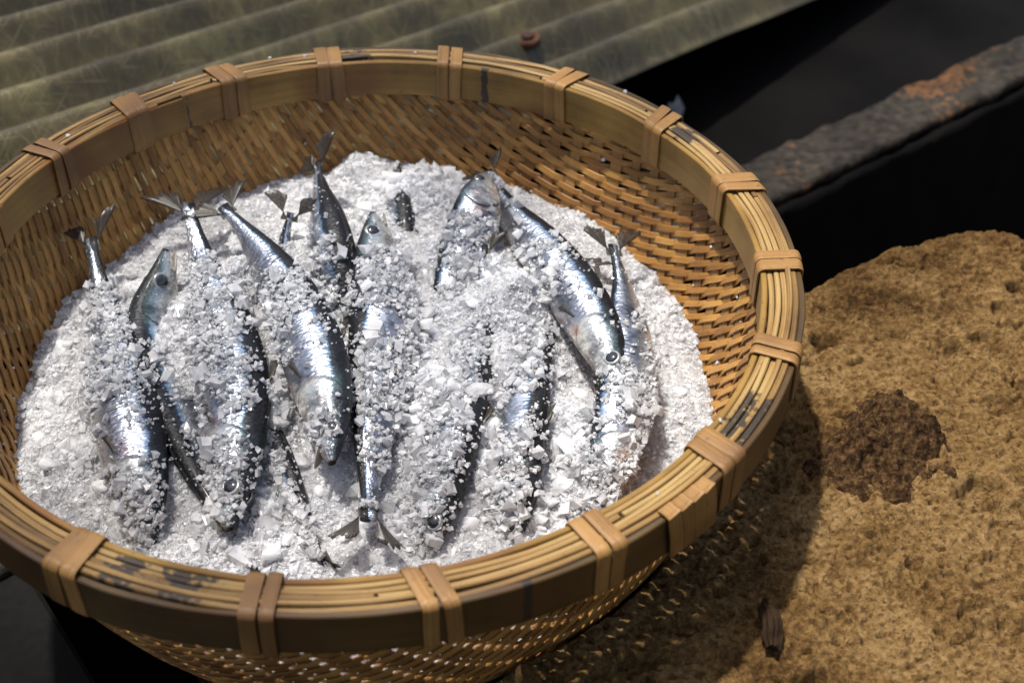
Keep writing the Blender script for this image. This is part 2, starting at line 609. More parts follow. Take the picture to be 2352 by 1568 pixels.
def rusty_mat():
    m, ns, ls, b = newmat('rusty_dark_steel')
    tc = node(ns, 'ShaderNodeTexCoord')
    n1 = node(ns, 'ShaderNodeTexNoise')
    n1.inputs['Scale'].default_value = 9
    n1.inputs['Detail'].default_value = 8
    n1.inputs['Roughness'].default_value = 0.65
    ls.new(tc.outputs['Object'], n1.inputs['Vector'])
    n2 = node(ns, 'ShaderNodeTexNoise')
    n2.inputs['Scale'].default_value = 130
    n2.inputs['Detail'].default_value = 5
    ls.new(tc.outputs['Object'], n2.inputs['Vector'])
    base = ramp(ns, [(0.3, (0.009, 0.007, 0.005)), (0.7, (0.048, 0.038, 0.026))])
    ls.new(n2.outputs[0], base.inputs[0])
    f = math_n(ns, ls, 'MULTIPLY', n2.outputs[0], 0.35)
    f = math_n(ns, ls, 'ADD', n1.outputs[0], f)
    ru = ramp(ns, [(0.69, (0, 0, 0)), (0.77, (1, 1, 1))])
    ls.new(f, ru.inputs[0])
    rc = ramp(ns, [(0.3, (0.03, 0.012, 0.005)), (0.7, (0.135, 0.062, 0.02))])
    ls.new(n2.outputs[0], rc.inputs[0])
    c = mixc(ns, ls, base.outputs[0], rc.outputs[0], ru.outputs[0])
    n3 = node(ns, 'ShaderNodeTexNoise')
    n3.inputs['Scale'].default_value = 13
    n3.inputs['Detail'].default_value = 6
    mp = node(ns, 'ShaderNodeMapping')
    mp.inputs['Location'].default_value = (2.3, 4.4, 0.3)
    ls.new(tc.outputs['Object'], mp.inputs[0])
    ls.new(mp.outputs[0], n3.inputs['Vector'])
    wh = ramp(ns, [(0.63, (0, 0, 0)), (0.70, (1, 1, 1))])
    ls.new(n3.outputs[0], wh.inputs[0])
    c = mixc(ns, ls, c, (0.30, 0.28, 0.25), math_n(ns, ls, 'MULTIPLY', wh.outputs[0], 0.8))
    ls.new(c, b.inputs['Base Color'])
    b.inputs['Roughness'].default_value = 0.75
    b.inputs['Specular IOR Level'].default_value = 0.2
    bp = node(ns, 'ShaderNodeBump')
    bp.inputs['Strength'].default_value = 0.6
    bp.inputs['Distance'].default_value = 0.002
    ls.new(f, bp.inputs['Height'])
    ls.new(bp.outputs[0], b.inputs['Normal'])
    return m


def sheet_mat():
    m, ns, ls, b = newmat('fibreglass_sheet')
    tc = node(ns, 'ShaderNodeTexCoord')
    n1 = node(ns, 'ShaderNodeTexNoise')
    n1.inputs['Scale'].default_value = 7
    n1.inputs['Detail'].default_value = 7
    n1.inputs['Roughness'].default_value = 0.6
    ls.new(tc.outputs['Object'], n1.inputs['Vector'])
    rp = ramp(ns, [(0.32, (0.027, 0.021, 0.009)), (0.5, (0.068, 0.055, 0.022)), (0.68, (0.15, 0.128, 0.052))])
    ls.new(n1.outputs[0], rp.inputs[0])
    c = rp.outputs[0]
    # chopped glass strands lying every way
    tot = None
    for k, (rot, sx, sy, off) in enumerate([(0.5, 26, 420, 0), (1.5, 24, 460, 3), (2.2, 22, 400, 7), (2.9, 30, 430, 11), (1.1, 20, 500, 15), (1.8, 24, 420, 19)]):
        mp = node(ns, 'ShaderNodeMapping')
        mp.inputs['Rotation'].default_value = (0, 0, rot)
        mp.inputs['Location'].default_value = (off, off * 0.7, 0)
        mp.vector_type = 'TEXTURE'
        mp.inputs['Scale'].default_value = (1 / sx, 1 / sy, 1)
        ls.new(tc.outputs['Object'], mp.inputs[0])
        nn = node(ns, 'ShaderNodeTexNoise')
        nn.inputs['Scale'].default_value = 1.0
        nn.inputs['Detail'].default_value = 1.5
        nn.inputs['Distortion'].default_value = 0.6
        ls.new(mp.outputs[0], nn.inputs['Vector'])
        r = ramp(ns, [(0.61, (0, 0, 0)), (0.72, (1, 1, 1))])
        ls.new(nn.outputs[0], r.inputs[0])
        tot = r.outputs[0] if tot is None else math_n(ns, ls, 'MAXIMUM', tot, r.outputs[0])
    c = mixc(ns, ls, c, (0.36, 0.31, 0.17), math_n(ns, ls, 'MULTIPLY', tot, 0.16))
    # damp brown dirt
    n5 = node(ns, 'ShaderNodeTexNoise')
    n5.inputs['Scale'].default_value = 70
    n5.inputs['Detail'].default_value = 6
    ls.new(tc.outputs['Object'], n5.inputs['Vector'])
    d = ramp(ns, [(0.5, (0, 0, 0)), (0.68, (1, 1, 1))])
    ls.new(n5.outputs[0], d.inputs[0])
    c = mixc(ns, ls, c, (0.05, 0.038, 0.022), math_n(ns, ls, 'MULTIPLY', d.outputs[0], 0.7))
    ls.new(c, b.inputs['Base Color'])
    b.inputs['Roughness'].default_value = 0.34
    b.inputs['Specular IOR Level'].default_value = 0.4
    bp = node(ns, 'ShaderNodeBump')
    bp.inputs['Strength'].default_value = 0.25
    bp.inputs['Distance'].default_value = 0.001
    ls.new(tot, bp.inputs['Height'])
    ls.new(bp.outputs[0], b.inputs['Normal'])
    return m


def crumb_mat():
    m, ns, ls, b = newmat('brown_crust')
    tc = node(ns, 'ShaderNodeTexCoord')
    n = node(ns, 'ShaderNodeTexNoise')
    n.inputs['Scale'].default_value = 260
    n.inputs['Detail'].default_value = 6
    n.inputs['Roughness'].default_value = 0.7
    ls.new(tc.outputs['Object'], n.inputs['Vector'])
    rp = ramp(ns, [(0.38, (0.018, 0.008, 0.004)), (0.5, (0.062, 0.033, 0.013)), (0.64, (0.15, 0.086, 0.036))])
    ls.new(n.outputs[0], rp.inputs[0])
    ls.new(rp.outputs[0], b.inputs['Base Color'])
    b.inputs['Roughness'].default_value = 0.9
    b.inputs['Specular IOR Level'].default_value = 0.1
    bp = node(ns, 'ShaderNodeBump')
    bp.inputs['Strength'].default_value = 1.0
    bp.inputs['Distance'].default_value = 0.004
    ls.new(n.outputs[0], bp.inputs['Height'])
    ls.new(bp.outputs[0], b.inputs['Normal'])
    return m


M_STONE = stone_mat()
M_STEEL = rusty_mat()
M_SHEET = sheet_mat()
M_RUST = simple('screw_rust', (0.085, 0.030, 0.010), 0.85)
M_RUSTD = simple('screw_rust_dark', (0.05, 0.02, 0.01), 0.8)
M_SHADE_BLACK = simple('shade_black_steel', (0.0028, 0.0023, 0.0019), 0.8)  # deep shade of the channel recess, put into the base colour as near-black
M_SHADE_BLACK.node_tree.nodes['Principled BSDF'].inputs['Specular IOR Level'].default_value = 0.08
M_TIMBER = simple('old_timber', (0.035, 0.03, 0.026), 0.8)
M_SOIL = simple('dark_soil', (0.025, 0.02, 0.015), 0.9)
M_BARK = simple('bark', (0.022, 0.012, 0.006), 0.8)
M_BARK.node_tree.nodes['Principled BSDF'].inputs['Specular IOR Level'].default_value = 0.1
M_CLOD = crumb_mat()
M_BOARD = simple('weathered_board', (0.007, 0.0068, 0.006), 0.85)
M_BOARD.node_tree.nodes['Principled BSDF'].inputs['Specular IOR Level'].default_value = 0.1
M_SCRAP = simple('pale_scrap', (0.35, 0.34, 0.32), 0.7)

# ------------------------------------------------------------------ setting: ground and stone
STONE_Z = -0.112
BASE_Z = -0.217
GROUND_Z = -0.52
g = 60.0
tag(make('ground', [(-g, -g, GROUND_Z), (g, -g, GROUND_Z), (g, g, GROUND_Z), (-g, g, GROUND_Z)], [(0, 1, 2, 3)], M_SOIL), kind='structure')

fx = np.concatenate([np.linspace(-0.20, 0.05, 80)[:-1], np.arange(0.05, 0.52, 0.00095), np.linspace(0.52, 0.95, 50)[1:]])
fy = np.concatenate([np.linspace(-0.75, -0.29, 60)[:-1], np.arange(-0.29, 0.19, 0.00095), np.linspace(0.19, 0.25, 20)[1:]])
GX, GY = np.meshgrid(fx, fy)
P = np.stack([GX.ravel(), GY.ravel(), np.zeros(GX.size)], 1)


def stone_height(P):
    z = (fbm(P, 9, 3, 3) - 0.5) * 0.016
    rid = fbm(P, 60, 4, 9, 0.6)
    z += (rid - 0.5) * 0.0060
    z += (fbm(P, 300, 2, 21) - 0.5) * 0.0056
    pit = vnoise(P * np.array([1, 1.3, 1]), 190, 31)
    z -= smooth(0.74, 0.95, pit) * 0.0055
    mask = smooth(0.42, 0.62, fbm(P, 13, 3, 71))
    z -= smooth(0.60, 0.85, fbm(P, 260, 2, 73)) * 0.0035 * mask
    cr = np.abs(fbm(P * np.array([1, 1.6, 1]), 17, 4, 81) - 0.5)
    z -= smooth(0.014, 0.0, cr) * 0.006 * smooth(0.5, 0.66, fbm(P, 9, 2, 83))
    pit2 = vnoise(P, 52, 37)
    z -= smooth(0.80, 0.97, pit2 + 0.12 * (vnoise(P, 300, 5) - 0.5)) * 0.010
    return z


zz = stone_height(P)
# back edge of the stone, towards the gap
eq = [ray(px_, py_, STONE_Z) for px_, py_ in [(1860, 655), (1960, 605), (2100, 545), (2200, 512), (2290, 502), (2352, 525), (2500, 560)]]
ex = np.array([-0.4, 0.10, 0.26] + [e_[0] for e_ in eq] + [1.2])
ey = np.array([0.05, 0.06, 0.075] + [e_[1] + 0.012 for e_ in eq] + [0.05])
edge = np.interp(P[:, 0], ex, ey) + (fbm(P, 25, 3, 41) - 0.5) * 0.016
d = P[:, 1] - edge
zz -= smooth(-0.035, 0.03, d) ** 1.6 * 0.05
zz -= np.clip(d - 0.005, 0, 1) * 8.0
# left edge, under the basket
dl = -0.10 - P[:, 0] + 0.9 * np.clip(-(P[:, 1] + 0.02), 0, 0.3) + (fbm(P, 20, 3, 47) - 0.5) * 0.02
zz -= np.clip(dl, 0, 1) * 6.0
# holes and hollows seen in the stone beside the rim
for (px, py, rad, dep) in [(1885, 780, 0.010, 0.012), (2190, 800, 0.010, 0.010), (2260, 770, 0.011, 0.007), (1870, 935, 0.012, 0.006), (2300, 940, 0.012, 0.008),
                           (1960, 1110, 0.012, 0.008), (2330, 1460, 0.02, 0.006), (2050, 1125, 0.016, 0.007), (2250, 1130, 0.012, 0.010), (2010, 1270, 0.008, 0.003)]:
    q = ray(px, py, STONE_Z)
    e = np.hypot((P[:, 0] - q[0]) * 0.8, (P[:, 1] - q[1]) * 1.25) + (vnoise(P, 120, 61) - 0.5) * rad * 0.9
    zz -= (1 - smooth(rad * 0.35, rad, e)) * dep
# the basket sits in a worn hollow of the stone
rb = np.hypot(P[:, 0], P[:, 1])
hollow = np.maximum(-0.022 - 0.192 * (1 - (np.minimum(rb, 0.30) / 0.2385) ** 4.6) - 0.010, BASE_Z - 0.004)
zz = np.minimum(zz, np.where(rb < 0.26, hollow - STONE_Z, 1.0))
zz = np.maximum(zz, GROUND_Z - STONE_Z + 0.004)
P[:, 2] = STONE_Z + zz
nx, ny = len(fx), len(fy)
ii = np.arange(nx * ny).reshape(ny, nx)
quads = np.stack([ii[:-1, :-1], ii[:-1, 1:], ii[1:, 1:], ii[1:, :-1]], 2).reshape(-1, 4)
tag(make('stone_ground', P, quads, M_STONE, smooth_sh=True), kind='structure')


def stone_z(x, y):
    i = np.clip(np.searchsorted(fy, y), 0, ny - 1)
    j = np.clip(np.searchsorted(fx, x), 0, nx - 1)
    return P[i * nx + j, 2]


STONE_P = P

# ------------------------------------------------------------------ steel channel behind the stone
RA = math.radians(28.5)
dv = np.array([math.cos(RA), math.sin(RA), 0])
nv_ = np.array([-math.sin(RA), math.cos(RA), 0])
RAIL_Z = -0.219
c_front = ray(1785, 455, RAIL_Z) @ nv_
c_back = ray(1700, 380, RAIL_Z) @ nv_


def plate(name, s0, s1, prof, mat, parent, step=0.006, rough_amp=0.0015, seed=0):
    """profile polygon of (c,z) carried along dv, with a worn uneven surface"""
    s = np.arange(s0, s1, step)
    prof = np.asarray(prof, float)
    # subdivide the profile
    pp = []
    for i in range(len(prof)):
        a, b_ = prof[i], prof[(i + 1) % len(prof)]
        k = max(1, int(np.linalg.norm(b_ - a) / 0.008))
        for t in range(k):
            pp.append(a + (b_ - a) * t / k)
    pp = np.array(pp)
    k = len(pp)
    V = (dv[None, None] * s[:, None, None] + nv_[None, None] * pp[None, :, 0, None] + np.array([0, 0, 1.0])[None, None] * pp[None, :, 1, None]).reshape(-1, 3)
    V = V + (np.stack([fbm(V, 40, 4, seed), fbm(V, 40, 4, seed + 50), fbm(V, 55, 4, seed + 90)], 1) - 0.5) * 2 * rough_amp * np.array([1, 1, 1.4])
    i0 = np.arange(len(s) - 1)[:, None] * k
    q = np.arange(k)[None]
    fq = np.stack([i0 + q, i0 + (q + 1) % k, i0 + k + (q + 1) % k, i0 + k + q], 2).reshape(-1, 4)
    return make(name, V, fq, mat, parent, smooth_sh=True)


chan = empty('steel_channel', tuple(dv * 0.5 + nv_ * c_front + np.array([0, 0, GROUND_Z])))
tag(chan, 'dark rust-flecked steel channel running behind the stone', 'steel channel')
bpy.context.view_layer.update()
inv = chan.matrix_world.inverted()


def adopt(o, par):
    o.parent = par
    o.matrix_parent_inverse = par.matrix_world.inverted()
    return o


S0, S1 = -0.55, 1.5
adopt(plate('front_rail', S0, S1, [(c_front, RAIL_Z), (c_back, RAIL_Z), (c_back, RAIL_Z - 0.10), (c_front + 0.006, RAIL_Z - 0.10), (c_front + 0.004, RAIL_Z - 0.012), (c_front, RAIL_Z - 0.008)], M_STEEL, None, 0.006, 0.004, 5), chan)
adopt(plate('front_web', S0, S1, [(c_front - 0.010, RAIL_Z - 0.010), (c_front + 0.003, RAIL_Z - 0.010), (c_front + 0.003, GROUND_Z), (c_front - 0.012, GROUND_Z)], M_SHADE_BLACK, None, 0.012, 0.003, 8), chan)  # front face below the rail, its shade painted in as black
adopt(plate('floor_plate', S0, S1, [(c_back - 0.005, RAIL_Z - 0.088), (c_back + 0.31, RAIL_Z - 0.088), (c_back + 0.31, RAIL_Z - 0.10), (c_back - 0.005, RAIL_Z - 0.10)], M_SHADE_BLACK, None, 0.012, 0.002, 15), chan)
adopt(plate('back_wall', S0, S1, [(c_back + 0.30, -0.275), (c_back + 0.312, -0.275), (c_back + 0.312, GROUND_Z), (c_back + 0.30, GROUND_Z)], M_SHADE_BLACK, None, 0.02, 0.001, 25), chan)

# ------------------------------------------------------------------ corrugated sheet
SH_Z = -0.15
SH_GX = -0.15                     # the sheet slopes down to the right


def sheet_ray(x, y):
    d = M @ np.array([(x - 1176) / F, -(y - 784) / F, -1.0])
    t = (SH_Z + SH_GX * C[0] - C[2]) / (d[2] - SH_GX * d[0])
    return C + t * d


e1 = sheet_ray(1380, 182)
e2 = sheet_ray(1800, 0)
_a, _b = sheet_ray(0, 143), sheet_ray(470, 14)
SA = 0.5 * (math.atan2(*(e2 - e1)[1::-1]) + math.atan2(*(_b - _a)[1::-1]))
sd_ = np.array([math.cos(SA), math.sin(SA), 0])
sn_ = np.array([-math.sin(SA), math.cos(SA), 0])
r2a = sheet_ray(120, 110) @ sn_
pitch = (sheet_ray(100, 43) @ sn_ - sheet_ray(100, 210) @ sn_) / 2
A_ = 0.24 * pitch
s = np.arange(-0.75, 1.35, 0.012)
cc = np.arange(0, 1.15, 0.0045)
SS, CC = np.meshgrid(s, cc)
# the near edge runs along e1-e2, a few degrees off the ridges
ed = (e2 - e1)[:2] / np.linalg.norm((e2 - e1)[:2])
edge_c0 = []
for sv0 in s:
    # point of the edge line with this s
    # e1 + t*ed : dot with sd_ = sv0
    t = (sv0 - e1 @ sd_) / (ed @ sd_[:2])
    q = e1[:2] + t * ed
    edge_c0.append(q @ sn_[:2])
edge_c0 = np.array(edge_c0)
# left of the basket the cut edge follows the ridge so that the sheet stays clear of it
edge_c0 = np.maximum(edge_c0, 0.245)
CW = edge_c0[None, :] + CC
V = sd_[None, None] * SS[..., None] + sn_[None, None] * CW[..., None]
ph = (CW - r2a) / pitch * 2 * np.pi
V[..., 2] = SH_Z + SH_GX * V[..., 0] + A_ * np.cos(ph) - A_ * 0.3
V = V.reshape(-1, 3)
V[:, 2] += (fbm(V, 5, 3, 77) - 0.5) * 0.006
ii = np.arange(SS.size).reshape(SS.shape)
q = np.stack([ii[:-1, :-1], ii[:-1, 1:], ii[1:, 1:], ii[1:, :-1]], 2).reshape(-1, 4)
sheet = make('corrugated_sheet', V, q, M_SHEET, smooth_sh=True)
so = sheet.modifiers.new('thick', 'SOLIDIFY')
so.thickness = 0.0022
so.offset = -1
tag(sheet, 'weathered olive translucent corrugated fibreglass sheet behind the basket', 'roofing sheet')
SHV = V

# timber under the sheet
for k, c0 in enumerate((0.36, 0.95)):
    L = 1.9
    w, h = 0.07, SH_Z - 0.022 - GROUND_Z - 0.004
    ctr = sd_ * 0.3 + sn_ * (c0 + 0.12)
    ax = sd_
    pts = np.stack([ctr + ax * t for t in np.linspace(-L / 2, L / 2, 24)])
    pts[:, 2] = GROUND_Z + h / 2 + 0.001 + SH_GX * pts[:, 0] - 0.03 + 0.5 * (SH_GX * pts[:, 0] - 0.03) * 0
    n = len(pts)
    sec = chamfer(w, h, 0.006)
    Vv, ff, uu = sweep(pts, np.tile(sn_, (n, 1)), np.tile([0, 0, 1.0], (n, 1)), sec)
    o = make('timber_bearer', Vv, ff, M_TIMBER, uv=uu)
    tag(o, ['dark timber bearer under the front edge of the corrugated sheet', 'dark timber bearer under the far half of the corrugated sheet'][k], 'timber')

# rusty screw on the sheet
q = sheet_ray(1210, 88)
for _ in range(12):
    jn = np.argmin(np.linalg.norm(SHV[:, :2] - q[None, :2], axis=1))
    q = ray(1210, 88, q[2] * 0.4 + 0.6 * SHV[jn, 2])
scr = empty('roofing_screw', tuple(q))
tag(scr, 'rusty roofing screw with round washer on the corrugated sheet', 'screw')
bpy.context.view_layer.update()


def lathe(prof, n=20, jit=0.0, seed=0):
    V, f = [], []
    rr = random.Random(seed)
    k = len(prof)
    for i in range(n):
        a = 2 * math.pi * i / n
        for (r, z) in prof:
            j = 1 + jit * (rr.random() - 0.5)
            V.append((r * j * math.cos(a), r * j * math.sin(a), z))
    for i in range(n):
        j = (i + 1) % n
        for t in range(k - 1):
            f.append((i * k + t, j * k + t, j * k + t + 1, i * k + t + 1))
    f.append(tuple(i * k + k - 1 for i in range(n)))
    f.append(tuple(i * k for i in range(n - 1, -1, -1)))
    return V, f


v_, f_ = lathe([(0.0130, -0.006), (0.0134, 0.0), (0.0122, 0.0016), (0.0095, 0.0016), (0.0082, 0.0005), (0.0066, 0.0005)], 24, 0.08, 3)
make('washer', v_, f_, M_RUST, scr)
v_, f_ = lathe([(0.0066, -0.002), (0.0070, 0.003), (0.006, 0.0045), (0.003, 0.005)], 8, 0.05, 4)
make('screw_head', v_, f_, M_RUSTD, scr)

# ------------------------------------------------------------------ basket
basket = empty('bamboo_basket', (0, 0, BASE_Z))
tag(basket, 'round woven bamboo basket with thick bound rim, holding fish on ice', 'basket')
bpy.context.view_layer.update()
R = 0.25
RW, DB, QB = 0.2385, 0.192, 4.6
ZR = -0.022


def bowl_z(r):
    return ZR - DB * (1 - (np.clip(r, 0, None) / RW) ** QB)


# arc-length table of the bowl's profile, carried straight up between the hoops
rt = np.linspace(0, RW, 1200)
zt = bowl_z(rt)
st = np.concatenate([[0], np.cumsum(np.hypot(np.diff(rt), np.diff(zt)))])
SMAX = st[-1]
EXT = 0.016
rt = np.append(rt, RW + 0.0004)
zt = np.append(zt, ZR + EXT)
st = np.append(st, SMAX + EXT)
PHI = math.radians(47)


def mat_point(a, b):
    """flat mat coordinates (a along the wide strips, b along the thin) to the bowl: point, normal"""
    s_ = np.hypot(a, b)
    ph = np.arctan2(b, a) + PHI
    r = np.interp(s_, st, rt)
    z = np.interp(s_, st, zt)
    ds = 1e-3
    dr = np.interp(s_ + ds, st, rt) - np.interp(s_ - ds, st, rt)
    dz = np.interp(s_ + ds, st, zt) - np.interp(np.abs(s_ - ds), st, zt)
    ln = np.hypot(dr, dz) + 1e-9
    nr, nz = -dz / ln, dr / ln
    cp, sp = np.cos(ph), np.sin(ph)
    return np.stack([r * cp, r * sp, z], -1), np.stack([nr * cp, nr * sp, nz], -1)


WEFT_P, WARP_P = 0.0046, 0.0232
STOT = SMAX + EXT


def strip(name, mat, fixed, along_b, width, thick, amp, phase, sway, sd):
    half = math.sqrt(max(STOT ** 2 - (abs(fixed) + 0.0015) ** 2, 0))
    if half < 0.012:
        return
    rr = np.random.default_rng(sd)
    step = 0.0034 if along_b else 0.006
    n = int(2 * half / step) + 2
    t = np.linspace(-half, half, n)
    wob = np.interp(t, np.linspace(-half, half, 9), rr.normal(0, sway, 9))
    other = WARP_P if along_b else WEFT_P
    if along_b:
        a, b_ = fixed + wob, t
        off = amp * np.clip(1.45 * np.cos(np.pi * t / other + phase), -1, 1)
        # neighbouring thin strips lean towards each other between the wide ones
        a = a + 0.0008 * np.sin(np.pi * t / other + phase)
    else:
        a, b_ = t, fixed + wob
        off = np.zeros_like(t)
    Pp, N = mat_point(a, b_)
    Pp = Pp + N * off[:, None]
    T = np.gradient(Pp, axis=0)
    T /= np.linalg.norm(T, axis=1)[:, None]
    Bv = N - (N * T).sum(1)[:, None] * T
    Bv /= np.linalg.norm(Bv, axis=1)[:, None]
    Av = np.cross(Bv, T)
    w = width * (1 + 0.25 * (rr.random() - 0.5))
    if along_b:
        sec = chamfer(w, thick, thick * 0.36)
    else:
        sec = [(-w / 2, -thick / 2), (w / 2, -thick / 2), (w / 2, thick / 2), (-w / 2, thick / 2)]
    # the mat is squeezed sideways where the wall is steep
    s_ = np.hypot(a, b_)
    r_ = np.interp(s_, st, rt)
    ph = np.arctan2(b_, a)
    dirr = np.abs(np.cos(ph)) if not along_b else np.abs(np.sin(ph))
    squeeze = 1 - (1 - r_ / np.maximum(s_, 1e-4)) * dirr * 0.75
    Vv, ff, uu = sweep(Pp, Av, Bv, sec, secscale=np.clip(squeeze, 0.4, 1))
    return adopt(make(name, Vv, ff, mat, uv=uu), basket)


nw = int(STOT / WEFT_P)
for k in range(-nw, nw + 1):
    strip('weft_strip', M_WEFT, k * WEFT_P + rng.normal(0, 0.0003), True, 0.0048, 0.0012, 0.0012, (k % 2) * math.pi, 0.0004, 100 + k + 500)
nq = int(STOT / WARP_P)
for k in range(-nq, nq + 1):
    strip('warp_strip', M_WARP, k * WARP_P + 0.0004, False, 0.0100, 0.0009, 0.0, 0.0, 0.0006, 900 + k)


def ring(name, r, zc, w, h, mat, a0=0.0, a1=2 * math.pi, seed=0, wr=0.0004, wz=0.0005, stains=(), ch=0.0006, taper=True):
    """hoop of rectangular section: w across (radial), h tall"""
    rr = np.random.default_rng(seed)
    full = abs(a1 - a0 - 2 * math.pi) < 1e-6
    n = int(abs(a1 - a0) * r / 0.0022)
    th = np.linspace(a0, a1, n, endpoint=not full)
    kx = np.linspace(0, 2 * np.pi, 40)
    kr = rr.normal(0, wr, 40)
    kz = rr.normal(0, wz, 40)
    kr[-1], kz[-1] = kr[0], kz[0]
    rad = r + np.interp(th % (2 * np.pi), kx, kr)
    z = zc + np.interp(th % (2 * np.pi), kx, kz)
    Pp = np.stack([rad * np.cos(th), rad * np.sin(th), z], 1)
    Av = np.stack([np.cos(th), np.sin(th), np.zeros(n)], 1)
    Bv = np.tile([0, 0, 1.0], (n, 1))
    sec = chamfer(w, h, ch)
    if h > 0.015:   # tall band: extra points up the face
        e = []
        k = len(sec)
        for i in range(k):
            p0, p1 = np.array(sec[i]), np.array(sec[(i + 1) % k])
            m_ = max(1, int(np.linalg.norm(p1 - p0) / 0.004))
            for t in range(m_):
                e.append(tuple(p0 + (p1 - p0) * t / m_))
        sec = e
    Vv, ff, uu = sweep(Pp, Av, Bv, sec, closed=full)
    stn = np.zeros(len(Vv))
    ang = np.repeat(th, len(sec))
    for (deg, wid, strength) in stains:
        dd = (ang - math.radians(deg) + math.pi) % (2 * math.pi) - math.pi
        stn = np.maximum(stn, strength * np.exp(-(dd * r / wid) ** 2))
    return adopt(make(name, Vv, ff, mat, uv=uu, attrs={'stain': stn}), basket)


def ang_of(px, py, z=0.0):
    q_ = ray(px, py, z)
    return math.degrees(math.atan2(q_[1], q_[0]))


BIND = [141.9, 125.5, 108.7, 91.4, 71.0, 50.4, 30.8, 10.6, -8.2, -27.0, -47.0, -66.3, -85.8, -103.4, -125.4, -146, -165, 176.5, 159]
node_st = [(ang_of(1112, 190, -0.01), 0.0035, 0.85), (ang_of(440, 255, -0.01), 0.002, 0.6)]
HOOP_H = 0.0255
ring('inner_hoop', 0.2285, -HOOP_H / 2 - 0.0005, 0.0034, HOOP_H, M_HOOP, math.radians(-238), math.radians(117.5), seed=1, stains=node_st)
ring('inner_hoop', 0.2268, -HOOP_H / 2 - 0.0012, 0.0018, HOOP_H - 0.001, M_HOOP, math.radians(117.6), math.radians(142), seed=12)
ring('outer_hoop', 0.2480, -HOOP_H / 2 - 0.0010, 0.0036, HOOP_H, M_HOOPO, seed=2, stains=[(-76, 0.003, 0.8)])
scorch = [(ang_of(815, 122), 0.014, 0.85), (ang_of(1570, 310), 0.012, 0.9), (ang_of(1700, 960), 0.028, 0.8), (ang_of(300, 1290), 0.018, 0.6), (ang_of(420, 1340), 0.02, 0.6)]
radii = [0.2321, 0.2353, 0.2386, 0.2418, 0.2448]
for k, r in enumerate(radii):
    w = 0.0028 + 0.0005 * rng.random()
    starts = rng.random() * 360
    # each filler strip comes in lengths whose ends meet somewhere round the rim
    n_arc = 2 if k % 2 else 3
    cuts = np.sort((starts + np.arange(n_arc) * 360 / n_arc + rng.normal(0, 12, n_arc)))
    for j in range(n_arc):
        a0 = cuts[j]
        a1 = cuts[j + 1] if j + 1 < n_arc else cuts[0] + 360
        ring('rim_strip', r + rng.normal(0, 0.00025), -0.0055 + rng.normal(0, 0.0006) + (0.0006 if k in (1, 2, 3) else -0.0004), w, 0.010, M_SPLIT,
             math.radians(a0 + 0.25), math.radians(a1 - 0.25), seed=200 + 10 * k + j, wr=0.00028, wz=0.0005,
             stains=[(sa, sw, ss * (1.0 if (k + j) % 3 else 0.55)) for sa, sw, ss in scorch], ch=0.0005)


def strap(ang, skew, w=0.0084, seed=0, grow=0.0):
    """a flat rattan loop round the whole rim"""
    rr = np.random.default_rng(seed)
    r0, r1, z1, z0 = 0.2256 - grow, 0.2506 + grow, 0.0013 + grow, -0.0278 - grow
    c = 0.0035
    key = []
    for (cx, cz, a_s) in ((r1 - c, z1 - c, 90), (r1 - c, z0 + c, 0), (r0 + c, z0 + c, -90), (r0 + c, z1 - c, -180)):
        for t in np.linspace(0, -90, 6):
            a = math.radians(a_s + t)
            key.append((cx + c * math.cos(a), cz + c * math.sin(a)))
    key = np.array(key)
    # densify
    pts = []
    for i in range(len(key)):
        a, b_ = key[i], key[(i + 1) % len(key)]
        k = max(1, int(np.linalg.norm(b_ - a) / 0.0035))
        for t in range(k):
            pts.append(a + (b_ - a) * t / k)
    pts = np.array(pts)
    n = len(pts)
    zrel = (pts[:, 1] - z1) / (z0 - z1)
    rrel = (pts[:, 0] - r0) / (r1 - r0) - 0.5
    tang = skew * rrel + 0.0018 * np.sin(zrel * 2.0) * rr.choice([-1, 1]) * rr.random()
    am = math.radians(ang)
    er = np.array([math.cos(am), math.sin(am), 0])
    et = np.array([-math.sin(am), math.cos(am), 0])
    # slight bow outwards between the corners
    Pp = er[None] * pts[:, :1] + np.array([0, 0, 1.0])[None] * pts[:, 1:] + et[None] * tang[:, None]
    T = np.roll(Pp, -1, 0) - np.roll(Pp, 1, 0)
    T /= np.linalg.norm(T, axis=1)[:, None]
    Av = et[None] - (T @ et)[:, None] * T
    Av /= np.linalg.norm(Av, axis=1)[:, None]
    Bv = np.cross(T, Av)
    h = 0.0009
    sec = [(-w / 2, -h / 2), (-w / 4, -h * 0.75), (w / 4, -h * 0.75), (w / 2, -h / 2), (w / 2, h / 2), (w / 4, h * 0.8), (-w / 4, h * 0.8), (-w / 2, h / 2)]
    Vv, ff, uu = sweep(Pp, Av, Bv, sec, closed=True)
    return adopt(make('rattan_strap', Vv, ff, M_STRAP, uv=uu, smooth_sh=False), basket)


for i, a in enumerate(BIND):
    rr = random.Random(50 + i)
    gap = math.degrees(0.0088 / 0.24) / 2
    sk = rr.uniform(-0.006, 0.006)
    strap(a - gap + rr.uniform(-0.1, 0.1), sk + rr.uniform(-0.002, 0.002), 0.0080 + rr.uniform(-0.0016, 0.0014), 300 + i)
    strap(a + gap + rr.uniform(-0.1, 0.1), sk + rr.uniform(-0.002, 0.002), 0.0080 + rr.uniform(-0.0016, 0.0014), 400 + i, 0.0003)


